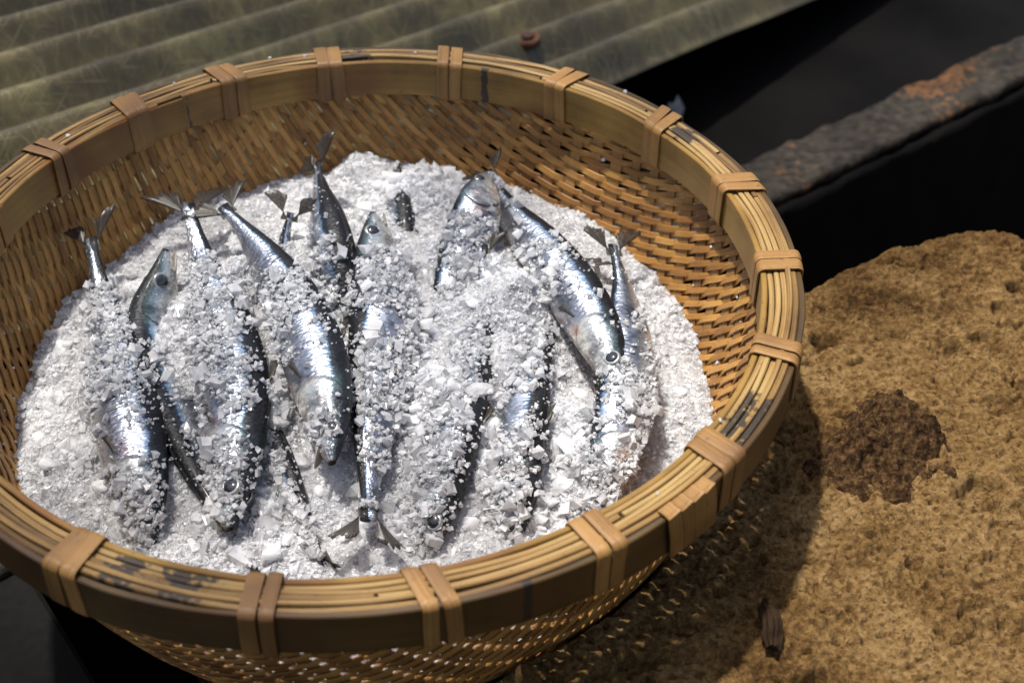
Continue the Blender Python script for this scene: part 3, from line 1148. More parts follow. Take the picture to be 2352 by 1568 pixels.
# extra wrapping round the outer hoop alone
def hoop_wrap(ang, seed):
    rr = np.random.default_rng(seed)
    r0, r1, z1, z0 = 0.2452, 0.2516, 0.0012, -0.0280
    key = [(r0, z1), (r1, z1), (r1 + 0.0008, (z0 + z1) / 2), (r1, z0), (r0, z0)]
    pts = []
    for i in range(5):
        a, b_ = np.array(key[i]), np.array(key[(i + 1) % 5])
        for t in range(4):
            pts.append(a + (b_ - a) * t / 4)
    pts = np.array(pts)
    n = len(pts)
    am = math.radians(ang)
    er = np.array([math.cos(am), math.sin(am), 0])
    et = np.array([-math.sin(am), math.cos(am), 0])
    tang = 0.004 * (pts[:, 1] - z1) / (z0 - z1)
    Pp = er[None] * pts[:, :1] + np.array([0, 0, 1.0])[None] * pts[:, 1:] + et[None] * tang[:, None]
    T = np.roll(Pp, -1, 0) - np.roll(Pp, 1, 0)
    T /= np.linalg.norm(T, axis=1)[:, None]
    Av = et[None] - (T @ et)[:, None] * T
    Av /= np.linalg.norm(Av, axis=1)[:, None]
    Bv = np.cross(T, Av)
    Vv, ff, uu = sweep(Pp, Av, Bv, chamfer(0.0082, 0.0014, 0.0004), closed=True)
    return adopt(make('hoop_binding', Vv, ff, M_STRAP, uv=uu), basket)


for k, da in enumerate((-2.6, -0.7, 1.2, 3.0)):
    hoop_wrap(-55.5 + da, 600 + k)

# ------------------------------------------------------------------ ice heap: shape
MC = np.array([-0.1050, -0.0063, 0.1138])


def heap0(x, y):
    r2 = (x * x + y * y) / 0.215 ** 2
    return MC[0] + MC[1] * x + MC[2] * y + 0.026 * np.clip(1 - r2, -0.3, 1)


def on_heap(px, py, off=0.0):
    z = -0.07
    for _ in range(12):
        q_ = ray(px, py, z)
        z = float(heap0(q_[0], q_[1])) + off
    return ray(px, py, z)


PILES = [(560, 660, 0.034, 0.016), (430, 760, 0.028, 0.010), (250, 760, 0.022, 0.010), (610, 950, 0.020, 0.016), (1190, 730, 0.042, 0.024), (1130, 640, 0.022, 0.010),
         (1000, 610, 0.030, 0.010), (1040, 950, 0.034, 0.014), (1250, 640, 0.016, 0.006), (1330, 1000, 0.030, 0.014), (1350, 1100, 0.022, 0.012), (880, 930, 0.026, 0.006), (760, 600, 0.026, 0.010),
         (330, 930, 0.026, 0.008), (1150, 1120, 0.034, 0.008), (960, 450, 0.04, 0.010), (830, 400, 0.03, 0.012), (1090, 1020, 0.025, 0.006), (1170, 860, 0.03, 0.010), (710, 600, 0.02, 0.008)]
PW = []
for (px, py, rad, h) in PILES:
    q_ = on_heap(px, py)
    PW.append((q_[0], q_[1], rad, h * 1.35))


def heap(x, y):
    z = heap0(x, y)
    for (cx, cy, rad, h) in PW:
        z = z + h * np.exp(-((x - cx) ** 2 + (y - cy) ** 2) / (rad * 0.62) ** 2)
    p = np.stack([x, y, np.zeros_like(x)], -1).reshape(-1, 3)
    nz = (fbm(p, 26, 3, 201) - 0.5) * 0.012 + (fbm(p, 95, 3, 203) - 0.5) * 0.0065
    return z + nz.reshape(np.shape(x))


# ------------------------------------------------------------------ fish
TS = np.array([0, .012, .03, .06, .10, .15, .22, .30, .40, .50, .60, .70, .78, .85, .91, .96, 1.0])
DT = np.array([.10, .17, .27, .42, .58, .74, .88, .97, 1.0, .96, .86, .69, .52, .36, .24, .185, .205])   # depth
WT = np.array([.09, .16, .30, .46, .62, .78, .92, 1.0, 1.0, .95, .84, .66, .49, .34, .23, .17, .13])    # thickness
tt = np.unique(np.concatenate([np.linspace(0, 0.12, 13), np.linspace(0.12, 0.3, 13), np.linspace(0.3, 1, 34)]))
NS = 30
FISH_SURF = []


def catmull(pts, n=160):
    pts = np.asarray(pts, float)
    e = np.vstack([2 * pts[0] - pts[1], pts, 2 * pts[-1] - pts[-2]])
    out = []
    for i in range(1, len(e) - 2):
        p0, p1, p2, p3 = e[i - 1], e[i], e[i + 1], e[i + 2]
        t = np.linspace(0, 1, 40, endpoint=False)[:, None]
        out.append(0.5 * ((2 * p1) + (-p0 + p2) * t + (2 * p0 - 5 * p1 + 4 * p2 - p3) * t ** 2 + (-p0 + 3 * p1 - 3 * p2 + p3) * t ** 3))
    out.append(pts[-1:])
    o = np.vstack(out)
    s_ = np.concatenate([[0], np.cumsum(np.linalg.norm(np.diff(o, axis=0), axis=1))])
    u = np.linspace(0, s_[-1], n)
    return np.stack([np.interp(u, s_, o[:, k]) for k in range(3)], 1), s_[-1]


def build_fish(label, path, side, roll, cover, depth=0.17, thick=0.10, gape=0.10, tail_twist=0.0, tail_open=0.62, tail_len=0.15, head=True, pale=0.0, seed=0, tailfin=True):
    """path: list of (px, py, offset above heap) from snout to tail root.
       side: +1 the back lies to the right of the swimming direction ... sign picked per fish"""
    rr = np.random.default_rng(seed)
    ctrl = [on_heap(px, py, off + 0.008) for (px, py, off) in path]
    sp, L = catmull(ctrl)
    Tn = np.gradient(sp, axis=0)
    Tn /= np.linalg.norm(Tn, axis=1)[:, None]
    u = np.linspace(0, 1, len(sp))
    up = np.array([0, -0.12, 1.0])
    up /= np.linalg.norm(up)
    N = up[None] - (Tn @ up)[:, None] * Tn
    N /= np.linalg.norm(N, axis=1)[:, None]
    S = np.cross(Tn, N) * side
    ro = np.radians(roll) if np.isscalar(roll) else np.radians(np.interp(u, np.linspace(0, 1, len(roll)), roll))
    ro = np.broadcast_to(ro, u.shape) - np.radians(6)
    D = S * np.cos(ro)[:, None] + N * np.sin(ro)[:, None]        # towards the back
    W = -S * np.sin(ro)[:, None] + N * np.cos(ro)[:, None]       # upper flank

    def frame(t):
        f = lambda a: np.stack([np.interp(t, u, a[:, k]) for k in range(3)], -1)
        return f(sp), f(Tn), f(D), f(W)

    root = empty('fish', tuple(sp[80]))
    tag(root, label, 'fish', 'fish packed in the ice')
    bpy.context.view_layer.update()
    dm, wm = depth * L / 2, thick * L / 2

    def surf(t, th, grow=0.0):
        """t along, th round (0 back, pi belly, pi/2 upper flank)"""
        p, T_, D_, W_ = frame(t)
        dp = np.interp(t, TS, DT) * dm
        wd = np.interp(t, TS, WT) * wm
        c_, s_ = np.cos(th), np.sin(th)
        keel = 1 - 0.30 * np.clip(-c_, 0, 1) ** 2
        ex_ = np.sign(s_) * np.abs(s_) ** 0.86 * keel
        # gill cover swells a little behind the cheek
        gc = np.exp(-((t - 0.19) / 0.035) ** 2) * np.clip(1 - np.abs(c_ + 0.1) * 1.2, 0, 1)
        wd2 = wd * (1 + 0.07 * gc)
        drop = -0.10 * dp * np.clip((0.14 - t) / 0.14, 0, 1)
        return p + D_ * ((dp + grow) * c_ + drop)[..., None] + W_ * ((wd2 + grow) * ex_)[..., None]

    th = np.linspace(0, 2 * np.pi, NS, endpoint=False)
    TT, HH = np.meshgrid(tt, th, indexing='ij')
    V = surf(TT.ravel(), HH.ravel())
    nt = len(tt)
    ii_ = np.arange(nt * NS).reshape(nt, NS)
    jj = np.roll(ii_, -1, 1)
    faces = np.stack([ii_[:-1], jj[:-1], jj[1:], ii_[1:]], 2).reshape(-1, 4)
    nV = len(V)
    cap0, cap1 = V[:NS].mean(0), V[-NS:].mean(0)
    V = np.vstack([V, cap0 + (frame(np.array([0.0]))[1][0]) * 0.004, cap1])
    tri = [tuple(f) for f in faces]
    for k in range(NS):
        tri.append((ii_[0, (k + 1) % NS], ii_[0, k], nV))
        tri.append((ii_[-1, k], ii_[-1, (k + 1) % NS], nV + 1))
    bk = np.append((1 + np.cos(HH.ravel())) / 2, [0.5, 0.7])
    # the dark back widens towards the tail and on the head
    tl = np.append(TT.ravel(), [0.0, 1.0])
    bk = np.clip(bk + 0.10 * smooth(0.75, 1.0, tl) + 0.22 * smooth(0.955, 0.985, tl) - pale, 0, 1)
    uv = np.stack([tl * L, np.append(HH.ravel() * dm * 0.8, [0, 0])], 1)
    body = adopt(make('body', V, tri, M_FISH, uv=uv, attrs={'bk': bk, 'tl': tl}, smooth_sh=True), root)
    FISH_SURF.append((surf, L, cover, seed))

    def fan(name, base, T_, U_, Nn, spread0, spread1, l0, l1, nr, curve, sd_f, thickf=0.0005, base_w=0.004, ragged=0.05):
        """fin made of rays fanned from a short base; U_ = fan plane side axis"""
        r2 = np.random.default_rng(sd_f)
        rows = 7
        Vv, uu = [], []
        for i in range(nr):
            q0 = i / (nr - 1)
            a = spread0 + (spread1 - spread0) * q0
            ln = (l0 + (l1 - l0) * q0 ** 0.85) * (1 + r2.normal(0, ragged))
            dr_ = T_ * math.cos(a) + U_ * math.sin(a)
            b0 = base + U_ * base_w * (q0 - 0.5) * 2
            for j in range(rows):
                f = j / (rows - 1)
                p = b0 + dr_ * ln * f + Nn * (curve * f * f * ln + (0.0005 if i % 2 else -0.0005) * (0.3 + f)) + U_ * 0.12 * ln * f * f * math.copysign(1, a) * (1 if abs(a) > 0.2 else 0)
                Vv.append(p)
                uu.append((f * 0.5, q0))
        Vv = np.array(Vv)
        nn = len(Vv)
        Vb = Vv - Nn * thickf
        ff = []
        idx = lambda i, j, o=0: i * rows + j + o
        for i in range(nr - 1):
            for j in range(rows - 1):
                ff.append((idx(i, j), idx(i, j + 1), idx(i + 1, j + 1), idx(i + 1, j)))
                ff.append((idx(i, j, nn), idx(i + 1, j, nn), idx(i + 1, j + 1, nn), idx(i, j + 1, nn)))
        for j in range(rows - 1):
            ff.append((idx(0, j), idx(0, j, nn), idx(0, j + 1, nn), idx(0, j + 1)))
            ff.append((idx(nr - 1, j), idx(nr - 1, j + 1), idx(nr - 1, j + 1, nn), idx(nr - 1, j, nn)))
        for i in range(nr - 1):
            ff.append((idx(i, rows - 1), idx(i, rows - 1, nn), idx(i + 1, rows - 1, nn), idx(i + 1, rows - 1)))
        return adopt(make(name, np.vstack([Vv, Vb]), ff, M_FIN, uv=np.vstack([uu, uu]), smooth_sh=True), root)

    if tailfin:
        p, T_, D_, W_ = [a[0] for a in frame(np.array([0.958]))]
        ct, s_t = math.cos(math.radians(tail_twist)), math.sin(math.radians(tail_twist))
        U_, Nn = D_ * ct + W_ * s_t, W_ * ct - D_ * s_t
        tlen = tail_len * L * 0.62 + 0.008
        for sgn in (1, -1):
            fan('tail_lobe', p + U_ * sgn * 0.0022, T_, U_ * sgn, Nn, tail_open * 1.10, tail_open * -0.12, tlen * (1.0 + 0.08 * rr.normal()), tlen * 0.62, 11, 0.12 * rr.normal(), seed * 10 + (sgn + 1), base_w=0.0035)
    # dorsal fin, folded low along the back
    p, T_, D_, W_ = [a[0] for a in frame(np.array([0.34]))]
    bp_ = surf(np.array([0.34]), np.array([0.0]))[0]
    fan('dorsal_fin', bp_ - D_ * 0.002, T_, D_, W_, 0.42, 0.10, 0.05 * L, 0.09 * L, 7, 0.0, seed * 10 + 5, base_w=0.001, ragged=0.08)
    # pectoral fin on the upper flank
    bp_ = surf(np.array([0.255]), np.array([1.95]), -0.0006)[0]
    fan('pectoral_fin', bp_, T_, D_, W_, -0.22, 0.12, 0.062 * L, 0.04 * L, 7, -0.02, seed * 10 + 6, base_w=0.003, ragged=0.05)
    if head:
        for sgn in (1, -1):
            te = 0.088
            p, T_, D_, W_ = [a[0] for a in frame(np.array([te]))]
            e = surf(np.array([te]), np.array([1.22 * sgn]))[0]
            wn_ = W_ * sgn
            rad = 0.0225 * L
            Vv, ff = [], []
            prof = [(1.0, -0.30), (1.0, -0.04), (0.90, 0.08), (0.74, 0.14), (0.70, 0.10)]
            for i in range(20):
                a = 2 * math.pi * i / 20
                for (r_, h_) in prof:
                    Vv.append(e + (T_ * math.cos(a) + D_ * math.sin(a)) * r_ * rad + wn_ * h_ * rad)
            k = len(prof)
            for i in range(20):
                j = (i + 1) % 20
                for t in range(k - 1):
                    ff.append((i * k + t, j * k + t, j * k + t + 1, i * k + t + 1))
            eye = adopt(make('eye', Vv, ff, M_EYE, smooth_sh=True), root)
            bpy.context.view_layer.update()
            Vv, ff = [], []
            prof = [(0.76, 0.10), (0.58, 0.24), (0.28, 0.33), (0.02, 0.35)]
            for i in range(16):
                a = 2 * math.pi * i / 16
                for (r_, h_) in prof:
                    Vv.append(e + (T_ * math.cos(a) + D_ * math.sin(a)) * r_ * rad + wn_ * h_ * rad)
            k = len(prof)
            for i in range(16):
                j = (i + 1) % 16
                for t in range(k - 1):
                    ff.append((i * k + t, j * k + t, j * k + t + 1, i * k + t + 1))
            ff.append(tuple(i * k + k - 1 for i in range(16)))
            adopt(make('pupil', Vv, ff, M_PUPIL, smooth_sh=True), eye)
            # gill cover: a curved plate standing slightly off the flank
            nt_, nh_ = 9, 11
            Vv, uu, bkk, tll = [], [], [], []
            for i in range(nt_):
                for j in range(nh_):
                    hh = 0.62 + (2.72 - 0.62) * j / (nh_ - 1)
                    back = 0.232 - 0.05 * ((hh - 1.65) / 1.05) ** 2
                    t_ = 0.135 + (back - 0.135) * i / (nt_ - 1)
                    gr = 0.0001 + 0.0006 * (i / (nt_ - 1)) ** 2
                    Vv.append(surf(np.array([t_]), np.array([hh * sgn]), gr)[0])
                    uu.append((t_ * L, hh * dm * 0.8))
                    bkk.append((1 + math.cos(hh)) / 2 - pale)
                    tll.append(min(t_, 0.19))
            inner = [surf(np.array([0.125]), np.array([1.6 * sgn]), -0.002)[0]]
            ff = []
            for i in range(nt_ - 1):
                for j in range(nh_ - 1):
                    ff.append((i * nh_ + j, i * nh_ + j + 1, (i + 1) * nh_ + j + 1, (i + 1) * nh_ + j))
            # rim turned in to the flank
            b0 = len(Vv)
            for j in range(nh_):
                hh = 0.62 + (2.72 - 0.62) * j / (nh_ - 1)
                back = 0.232 - 0.05 * ((hh - 1.65) / 1.05) ** 2
                Vv.append(surf(np.array([back - 0.002]), np.array([hh * sgn]), -0.0006)[0])
                uu.append((back * L, hh * dm * 0.8))
                bkk.append(0.95)
                tll.append(0.19)
            for j in range(nh_ - 1):
                ff.append(((nt_ - 1) * nh_ + j, (nt_ - 1) * nh_ + j + 1, b0 + j + 1, b0 + j))
            adopt(make('gill_cover', Vv, ff, M_FISH, uv=uu, attrs={'bk': bkk, 'tl': tll}, smooth_sh=True), root)
        # lower jaw
        p, T_, D_, W_ = [a[0] for a in frame(np.array([0.0]))]
        d0 = np.interp(0.05, TS, DT) * dm
        w0 = np.interp(0.04, TS, WT) * wm
        hinge = surf(np.array([0.055]), np.array([math.pi]))[0] + D_ * d0 * 0.42
        jl = 0.056 * L
        jd = -T_ * math.cos(gape) - D_ * math.sin(gape)
        ju = D_ * math.cos(gape) - T_ * math.sin(gape)
        Vv, ff = [], []
        n_ = 9
        for i in range(n_):
            f = i / (n_ - 1)
            c0 = hinge + jd * jl * f
            ww = w0 * 0.95 * (1 - f ** 2.2) + 0.0008
            hh = d0 * 0.34 * (1 - 0.75 * f)
            for j in range(12):
                a = 2 * math.pi * j / 12
                up_ = math.cos(a)
                Vv.append(c0 + W_ * ww * math.sin(a) + ju * hh * (up_ if up_ < 0 else 0.25 * up_))
        for i in range(n_ - 1):
            for j in range(12):
                ff.append((i * 12 + j, i * 12 + (j + 1) % 12, (i + 1) * 12 + (j + 1) % 12, (i + 1) * 12 + j))
        ff.append(tuple(range(11, -1, -1)))
        ff.append(tuple((n_ - 1) * 12 + j for j in range(12)))
        adopt(make('lower_jaw', Vv, ff, M_JAW, smooth_sh=True), root)
    return root


# cover: list of (t, density of ice grains on the upper flank), t = 0 snout, 1 tail root
build_fish('silver fish with tail against the left basket wall, head at the rim by a binding',
           [(342, 1285, -0.012), (325, 1150, 0.002), (300, 1000, 0.006), (268, 850, 0.005), (236, 700, 0.008), (208, 548, 0.030)], 1, [20, 12, 8, 10, 20, 30],
           [(0, 1), (.12, 1), (.20, .6), (.26, .25), (.36, .3), (.42, .9), (.55, 1), (.80, 1.0), (.86, .4), (.92, .05)], seed=1, tail_open=0.62)
build_fish('dark-backed fish, head poking up between two silver tails, body buried in ice',
           [(380, 572, 0.020), (372, 640, 0.008), (352, 740, -0.006), (362, 850, -0.014), (425, 980, -0.012), (500, 1140, -0.010), (600, 1318, -0.006)], 1, [52, 56, 56, 50, 45, 40, 40],
           [(0, .02), (.2, .1), (.3, .6), (1, .5)], seed=2, depth=0.17, gape=0.06, tail_len=0.1)
build_fish('silver fish whose snout points down at the ice, forked tail crossing its neighbour',
           [(528, 1218, 0.008), (535, 1050, 0.009), (536, 900, 0.007), (512, 760, 0.003), (468, 610, 0.008), (432, 470, 0.026)], 1, [32, 24, 16, 14, 8, 0],
           [(0, .6), (.04, 1), (.16, 1), (.24, .5), (.30, .9), (.40, .95), (.48, .7), (.55, 1), (.76, 1), (.82, .3), (.90, .02)], seed=3, tail_open=0.75)
build_fish('large curved silver fish on top of the heap with its mouth open',
           [(764, 1066, 0.018), (756, 985, 0.018), (738, 880, 0.017), (704, 770, 0.015), (652, 660, 0.016), (582, 555, 0.020), (512, 474, 0.026)], 1, [26, 24, 20, 20, 24, 30, 20],
           [(0, .10), (.1, .5), (.16, .3), (.22, .15), (.3, .35), (.4, .5), (.48, .9), (.6, .95), (.66, .3), (.75, .06), (.9, .02)], seed=4, depth=0.17, gape=0.42, tail_open=0.80)
build_fish('short grey tail end sticking out behind the large curved fish',
           [(700, 900, -0.030), (680, 760, -0.020), (655, 620, -0.006), (655, 550, 0.002), (668, 488, 0.016)], -1, [40, 40, 40, 50, 40],
           [(0, .6), (.7, .6), (.85, .2), (1, .1)], seed=5, depth=0.18, head=False, tail_open=0.85, tail_len=0.20)
build_fish('blue-black fish back with tail raised against the rear basket wall',
           [(790, 800, -0.030), (778, 700, -0.012), (766, 610, 0.002), (752, 530, 0.010), (738, 450, 0.014), (728, 374, 0.024)], 1, [40, 50, 60, 66, 66, 50],
           [(0, .8), (.35, .7), (.45, .25), (.6, .05), (1, .03)], seed=6, depth=0.26, thick=0.17, head=False, tail_open=1.0, tail_len=0.20)
build_fish('silver fish with head up and tail spread towards the front rim',
           [(856, 488, 0.014), (868, 580, 0.006), (880, 700, 0.003), (876, 840, 0.001), (860, 980, 0.002), (850, 1100, 0.002), (845, 1195, 0.008)], 1, [25, 18, 14, 15, 18, 20, 15],
           [(0, .05), (.15, .25), (.2, .95), (.33, .95), (.4, .5), (.48, .7), (.55, .9), (.66, .9), (.75, .5), (.85, .4), (.95, .6)], seed=7, depth=0.175, tail_open=0.60, tail_len=0.16)
build_fish('narrow dark strip of fish showing through the ice behind the raised head',
           [(935, 800, -0.055), (925, 640, -0.034), (916, 520, -0.014), (911, 450, -0.009), (908, 345, -0.008)], 1, [40, 50, 60, 60, 60],
           [(0, .5), (.6, .4), (.7, .3), (.85, .6), (1, .8)], seed=8, depth=0.16, head=False, tail_open=0.5, tail_len=0.10)
build_fish('pale fish head pointing up with reddened gill, near the far wall',
           [(1114, 396, 0.026), (1100, 466, 0.023), (1080, 545, 0.010), (1048, 680, -0.010), (1030, 800, -0.024), (1015, 920, -0.034)], 1, [22, 18, 15, 15, 15, 15],
           [(0, .02), (.22, .08), (.28, .9), (1, .9)], seed=9, depth=0.20, pale=0.12, tailfin=False)
build_fish('ice-covered fish between the heap and front rim, head down at the rim',
           [(985, 1285, -0.014), (1000, 1170, -0.002), (1028, 1030, 0.003), (1062, 900, -0.004), (1092, 770, -0.004), (1110, 650, 0.002), (1108, 565, 0.014)], 1, [25, 25, 25, 25, 28, 35, 30],
           [(0, 1), (.25, 1), (.32, .8), (.42, 1), (.75, .98), (.86, .5), (1, .15)], seed=10, depth=0.165, tail_open=0.7, tail_len=0.11)
build_fish('bright silver fish lying on top at the right, dark back and clear eye',
           [(1417, 900, 0.020), (1398, 828, 0.020), (1362, 745, 0.019), (1306, 655, 0.016), (1240, 568, 0.012), (1172, 488, 0.010), (1120, 395, 0.012)], 1, [28, 26, 24, 26, 30, 34, 34],
           [(0, .03), (.16, .05), (.22, .10), (.35, .12), (.45, .35), (.56, .6), (.66, .12), (.85, .08), (.92, .7)], seed=11, depth=0.158, gape=0.10, tail_len=0.12)
build_fish('pinkish silver fish under the bright one, tail against the right basket wall',
           [(1360, 1185, -0.004), (1402, 1060, 0.010), (1432, 930, 0.015), (1444, 790, 0.017), (1430, 660, 0.016), (1407, 563, 0.022)], -1, [12, 10, 10, 15, 22, 25],
           [(0, .5), (.1, .9), (.35, .9), (.48, .55), (.6, .3), (.74, .1), (.85, .03)], seed=12, depth=0.165, pale=0.10, tail_open=0.75)
build_fish('fish with a long straight black back, mostly covered by ice, tail under the bright fish',
           [(1165, 1290, -0.016), (1180, 1150, -0.002), (1192, 1000, 0.002), (1212, 860, -0.002), (1252, 730, -0.002), (1302, 606, 0.014)], 1, [34, 34, 34, 34, 34, 25],
           [(0, 1), (.3, 1), (.42, .8), (.5, .9), (.6, .95), (.85, .9), (1, .1)], seed=13, depth=0.16, tail_open=0.80, tail_len=0.13)
build_fish('dark fish nearly hidden beneath the open-mouthed one near the front rim',
           [(560, 900, -0.026), (610, 1000, -0.012), (650, 1080, -0.008), (692, 1175, -0.004), (745, 1300, -0.006)], -1, [60, 60, 60, 60, 60],
           [(0, .6), (.3, .8), (.6, .85), (1, .8)], seed=14, depth=0.15, head=False, tail_len=0.08)

# ------------------------------------------------------------------ crushed ice
ICO = []
ph_ = (1 + 5 ** 0.5) / 2
for a, b_ in ((-1, ph_), (1, ph_), (-1, -ph_), (1, -ph_)):
    ICO.append((a, b_, 0))
for a, b_ in ((-1, ph_), (1, ph_), (-1, -ph_), (1, -ph_)):
    ICO.append((0, a, b_))
for a, b_ in ((ph_, -1), (ph_, 1), (-ph_, -1), (-ph_, 1)):
    ICO.append((a, 0, b_))
ICO = np.array(ICO, float) / math.hypot(1, ph_)
IF = np.array([(0, 11, 5), (0, 5, 1), (0, 1, 7), (0, 7, 10), (0, 10, 11), (1, 5, 9), (5, 11, 4), (11, 10, 2), (10, 7, 6), (7, 1, 8),
               (3, 9, 4), (3, 4, 2), (3, 2, 6), (3, 6, 8), (3, 8, 9), (4, 9, 5), (2, 4, 11), (6, 2, 10), (8, 6, 7), (9, 8, 1)])


CUBE = np.array([(x, y, z) for x in (-1, 1) for y in (-1, 1) for z in (-1, 1)], float) * 0.66
CF = np.array([(0, 1, 3), (0, 3, 2), (4, 6, 7), (4, 7, 5), (0, 4, 5), (0, 5, 1), (2, 3, 7), (2, 7, 6), (0, 2, 6), (0, 6, 4), (1, 5, 7), (1, 7, 3)])


def grains(pos, size, seed):
    """many small broken crystals, one mesh worth of arrays"""
    r = np.random.default_rng(seed)
    n = len(pos)
    V = np.tile(CUBE[None], (n, 1, 1)) * r.uniform(0.55, 1.30, (n, 8, 1)) + r.normal(0, 0.12, (n, 8, 3))
    V *= r.uniform([0.75, 0.70, 0.55], [1.30, 1.15, 1.0], (n, 3))[:, None, :]
    qd = r.normal(size=(n, 4))
    qd /= np.linalg.norm(qd, axis=1)[:, None]
    w, x, y, z = qd.T
    Rm = np.stack([np.stack([1 - 2 * (y * y + z * z), 2 * (x * y - z * w), 2 * (x * z + y * w)], -1),
                   np.stack([2 * (x * y + z * w), 1 - 2 * (x * x + z * z), 2 * (y * z - x * w)], -1),
                   np.stack([2 * (x * z - y * w), 2 * (y * z + x * w), 1 - 2 * (x * x + y * y)], -1)], 1)
    V = np.einsum('nij,nkj->nki', Rm, V) * size[:, None, None] + pos[:, None]
    Fc = CF[None] + (np.arange(n) * 8)[:, None, None]
    return V.reshape(-1, 3), Fc.reshape(-1, 3)


# base of the heap
gx = np.arange(-0.236, 0.2361, 0.0019)
X, Y = np.meshgrid(gx, gx)
Z = heap(X, Y)
rr_ = np.hypot(X, Y)
bz = bowl_z(np.minimum(rr_, RW))
inside = (Z > bz + 0.0012) & (rr_ < 0.2275)
Zc = np.maximum(Z + 0.0003, bz + 0.0018)
ii = np.arange(X.size).reshape(X.shape)
ok = inside[:-1, :-1] & inside[:-1, 1:] & inside[1:, 1:] & inside[1:, :-1]
qf = np.stack([ii[:-1, :-1], ii[:-1, 1:], ii[1:, 1:], ii[1:, :-1]], 2)[ok]
base_tri = np.vstack([qf[:, [0, 1, 2]], qf[:, [0, 2, 3]]])
base_v = np.stack([X.ravel(), Y.ravel(), Zc.ravel()], 1)

allV, allF, allM, off = [base_v], [base_tri], [np.zeros(len(base_tri), int)], len(base_v)


def add_grains(pos, size, seed, clear_frac):
    global off
    V_, F_ = grains(pos, size, seed)
    m_ = (np.random.default_rng(seed + 1).random(len(pos)) < clear_frac).astype(int)
    allV.append(V_)
    allF.append(F_ + off)
    allM.append(np.repeat(m_, 12))
    off += len(V_)


# grains over the heap
n = 110000
rad = 0.224 * np.sqrt(rng.random(n))
an = rng.random(n) * 2 * np.pi
x, y = rad * np.cos(an), rad * np.sin(an)
zh = heap(x, y)
okk = zh > bowl_z(rad) + 0.0005
x, y, zh = x[okk], y[okk], zh[okk]
size = np.clip(np.exp(rng.normal(math.log(0.00104), 0.58, len(x))), 0.0004, 0.0050)
szn = fbm(np.stack([x, y, np.zeros_like(x)], 1), 30, 3, 501)
size = size * (0.55 + 1.1 * smooth(0.35, 0.70, szn))
pos = np.stack([x, y, zh + rng.normal(0.0, 0.0007, len(x)) - size * 0.25], 1)
# keep every piece on the inner side of the wall
r_wall = RW * np.clip(1 - (ZR - pos[:, 2]) / DB, 0, 1) ** (1 / QB)
okk = np.hypot(pos[:, 0], pos[:, 1]) + np.where(pos[:, 1] < -0.07, size * 1.3 + 0.0015, size * 0.35 - 0.001) < r_wall
pos, size = pos[okk], size[okk]
add_grains(pos, size, 71, 0.5)

# grains lying on the fish
for (surf, L, cover, sd2) in FISH_SURF:
    r = np.random.default_rng(900 + sd2)
    m_ = 8000
    t = r.random(m_) * 0.96 + 0.01
    th = r.random(m_) * math.pi * 1.06 - 0.10
    p = surf(t, th)
    ctr = surf(t, th, -0.003)
    nrm = p - ctr
    nrm /= np.linalg.norm(nrm, axis=1)[:, None] + 1e-9
    dens = np.interp(t, [c_[0] for c_ in cover], [c_[1] for c_ in cover])
    cl = fbm(p, 75, 3, 400 + sd2)
    prob = (0.12 + 0.88 * smooth(0.5, 1.0, th)) * dens * smooth(0.62 - 0.42 * dens, 0.72 - 0.25 * dens, cl) * smooth(-0.1, 0.5, nrm[:, 2] - 0.25 * nrm[:, 1])
    sc_ = 0.55 + 0.45 * prob
    keep = r.random(m_) < prob * 0.72
    p, nrm, cl = p[keep], nrm[keep], cl[keep]
    sz = np.clip(np.exp(r.normal(math.log(0.00098), 0.58, len(p))), 0.0004, 0.0048)
    lift = np.clip(cl - 0.45, 0, 1) * 0.010 * r.random(len(p))
    add_grains(p + nrm * (sz * 0.45 + lift)[:, None], sz, 1000 + sd2, 0.93)
    # clumps of coarser, frosted pieces where the cover is thick
    m3 = 700
    t = r.random(m3) * 0.9 + 0.03
    th = r.random(m3) * math.pi * 0.95
    p = surf(t, th)
    nrm = p - surf(t, th, -0.003)
    nrm /= np.linalg.norm(nrm, axis=1)[:, None] + 1e-9
    dens = np.interp(t, [c_[0] for c_ in cover], [c_[1] for c_ in cover])
    cl = fbm(p, 75, 3, 400 + sd2)
    keep = (r.random(m3) < (0.1 + 0.9 * smooth(0.6, 1.1, th)) * dens * smooth(0.70 - 0.45 * dens, 0.80 - 0.3 * dens, cl)) & (nrm[:, 2] > 0.1)
    p, nrm = p[keep], nrm[keep]
    sz = np.clip(np.exp(r.normal(math.log(0.0021), 0.35, len(p))), 0.0010, 0.0034)
    add_grains(p + nrm * (sz * 0.10)[:, None], sz, 1500 + sd2, 0.6)
    # fine frost of tiny clear crystals everywhere on the skin
    m2 = 170
    t = r.random(m2) * 0.96 + 0.01
    th = r.random(m2) * math.pi * 1.05 - 0.08
    p = surf(t, th)
    nrm = p - surf(t, th, -0.003)
    nrm /= np.linalg.norm(nrm, axis=1)[:, None] + 1e-9
    keep = (nrm[:, 2] > 0.0) & (r.random(m2) < 0.35 + np.interp(t, [c_[0] for c_ in cover], [c_[1] for c_ in cover]))
    p, nrm = p[keep], nrm[keep]
    sz = r.uniform(0.0004, 0.0009, len(p))
    add_grains(p + nrm * (sz * 0.5)[:, None], sz, 2000 + sd2, 0.9)

# stray crystals on the basket wall above the heap
n = 110
an = rng.random(n) * 3.7 - 0.35
x0 = 0.205 + 0.026 * rng.random(n) ** 1.5
pos = np.stack([x0 * np.cos(an), x0 * np.sin(an), bowl_z(x0) + 0.0032], 1)
okk = pos[:, 2] > heap(pos[:, 0], pos[:, 1])
add_grains(pos[okk], np.exp(rng.normal(math.log(0.0009), 0.35, okk.sum())), 73, 0.4)

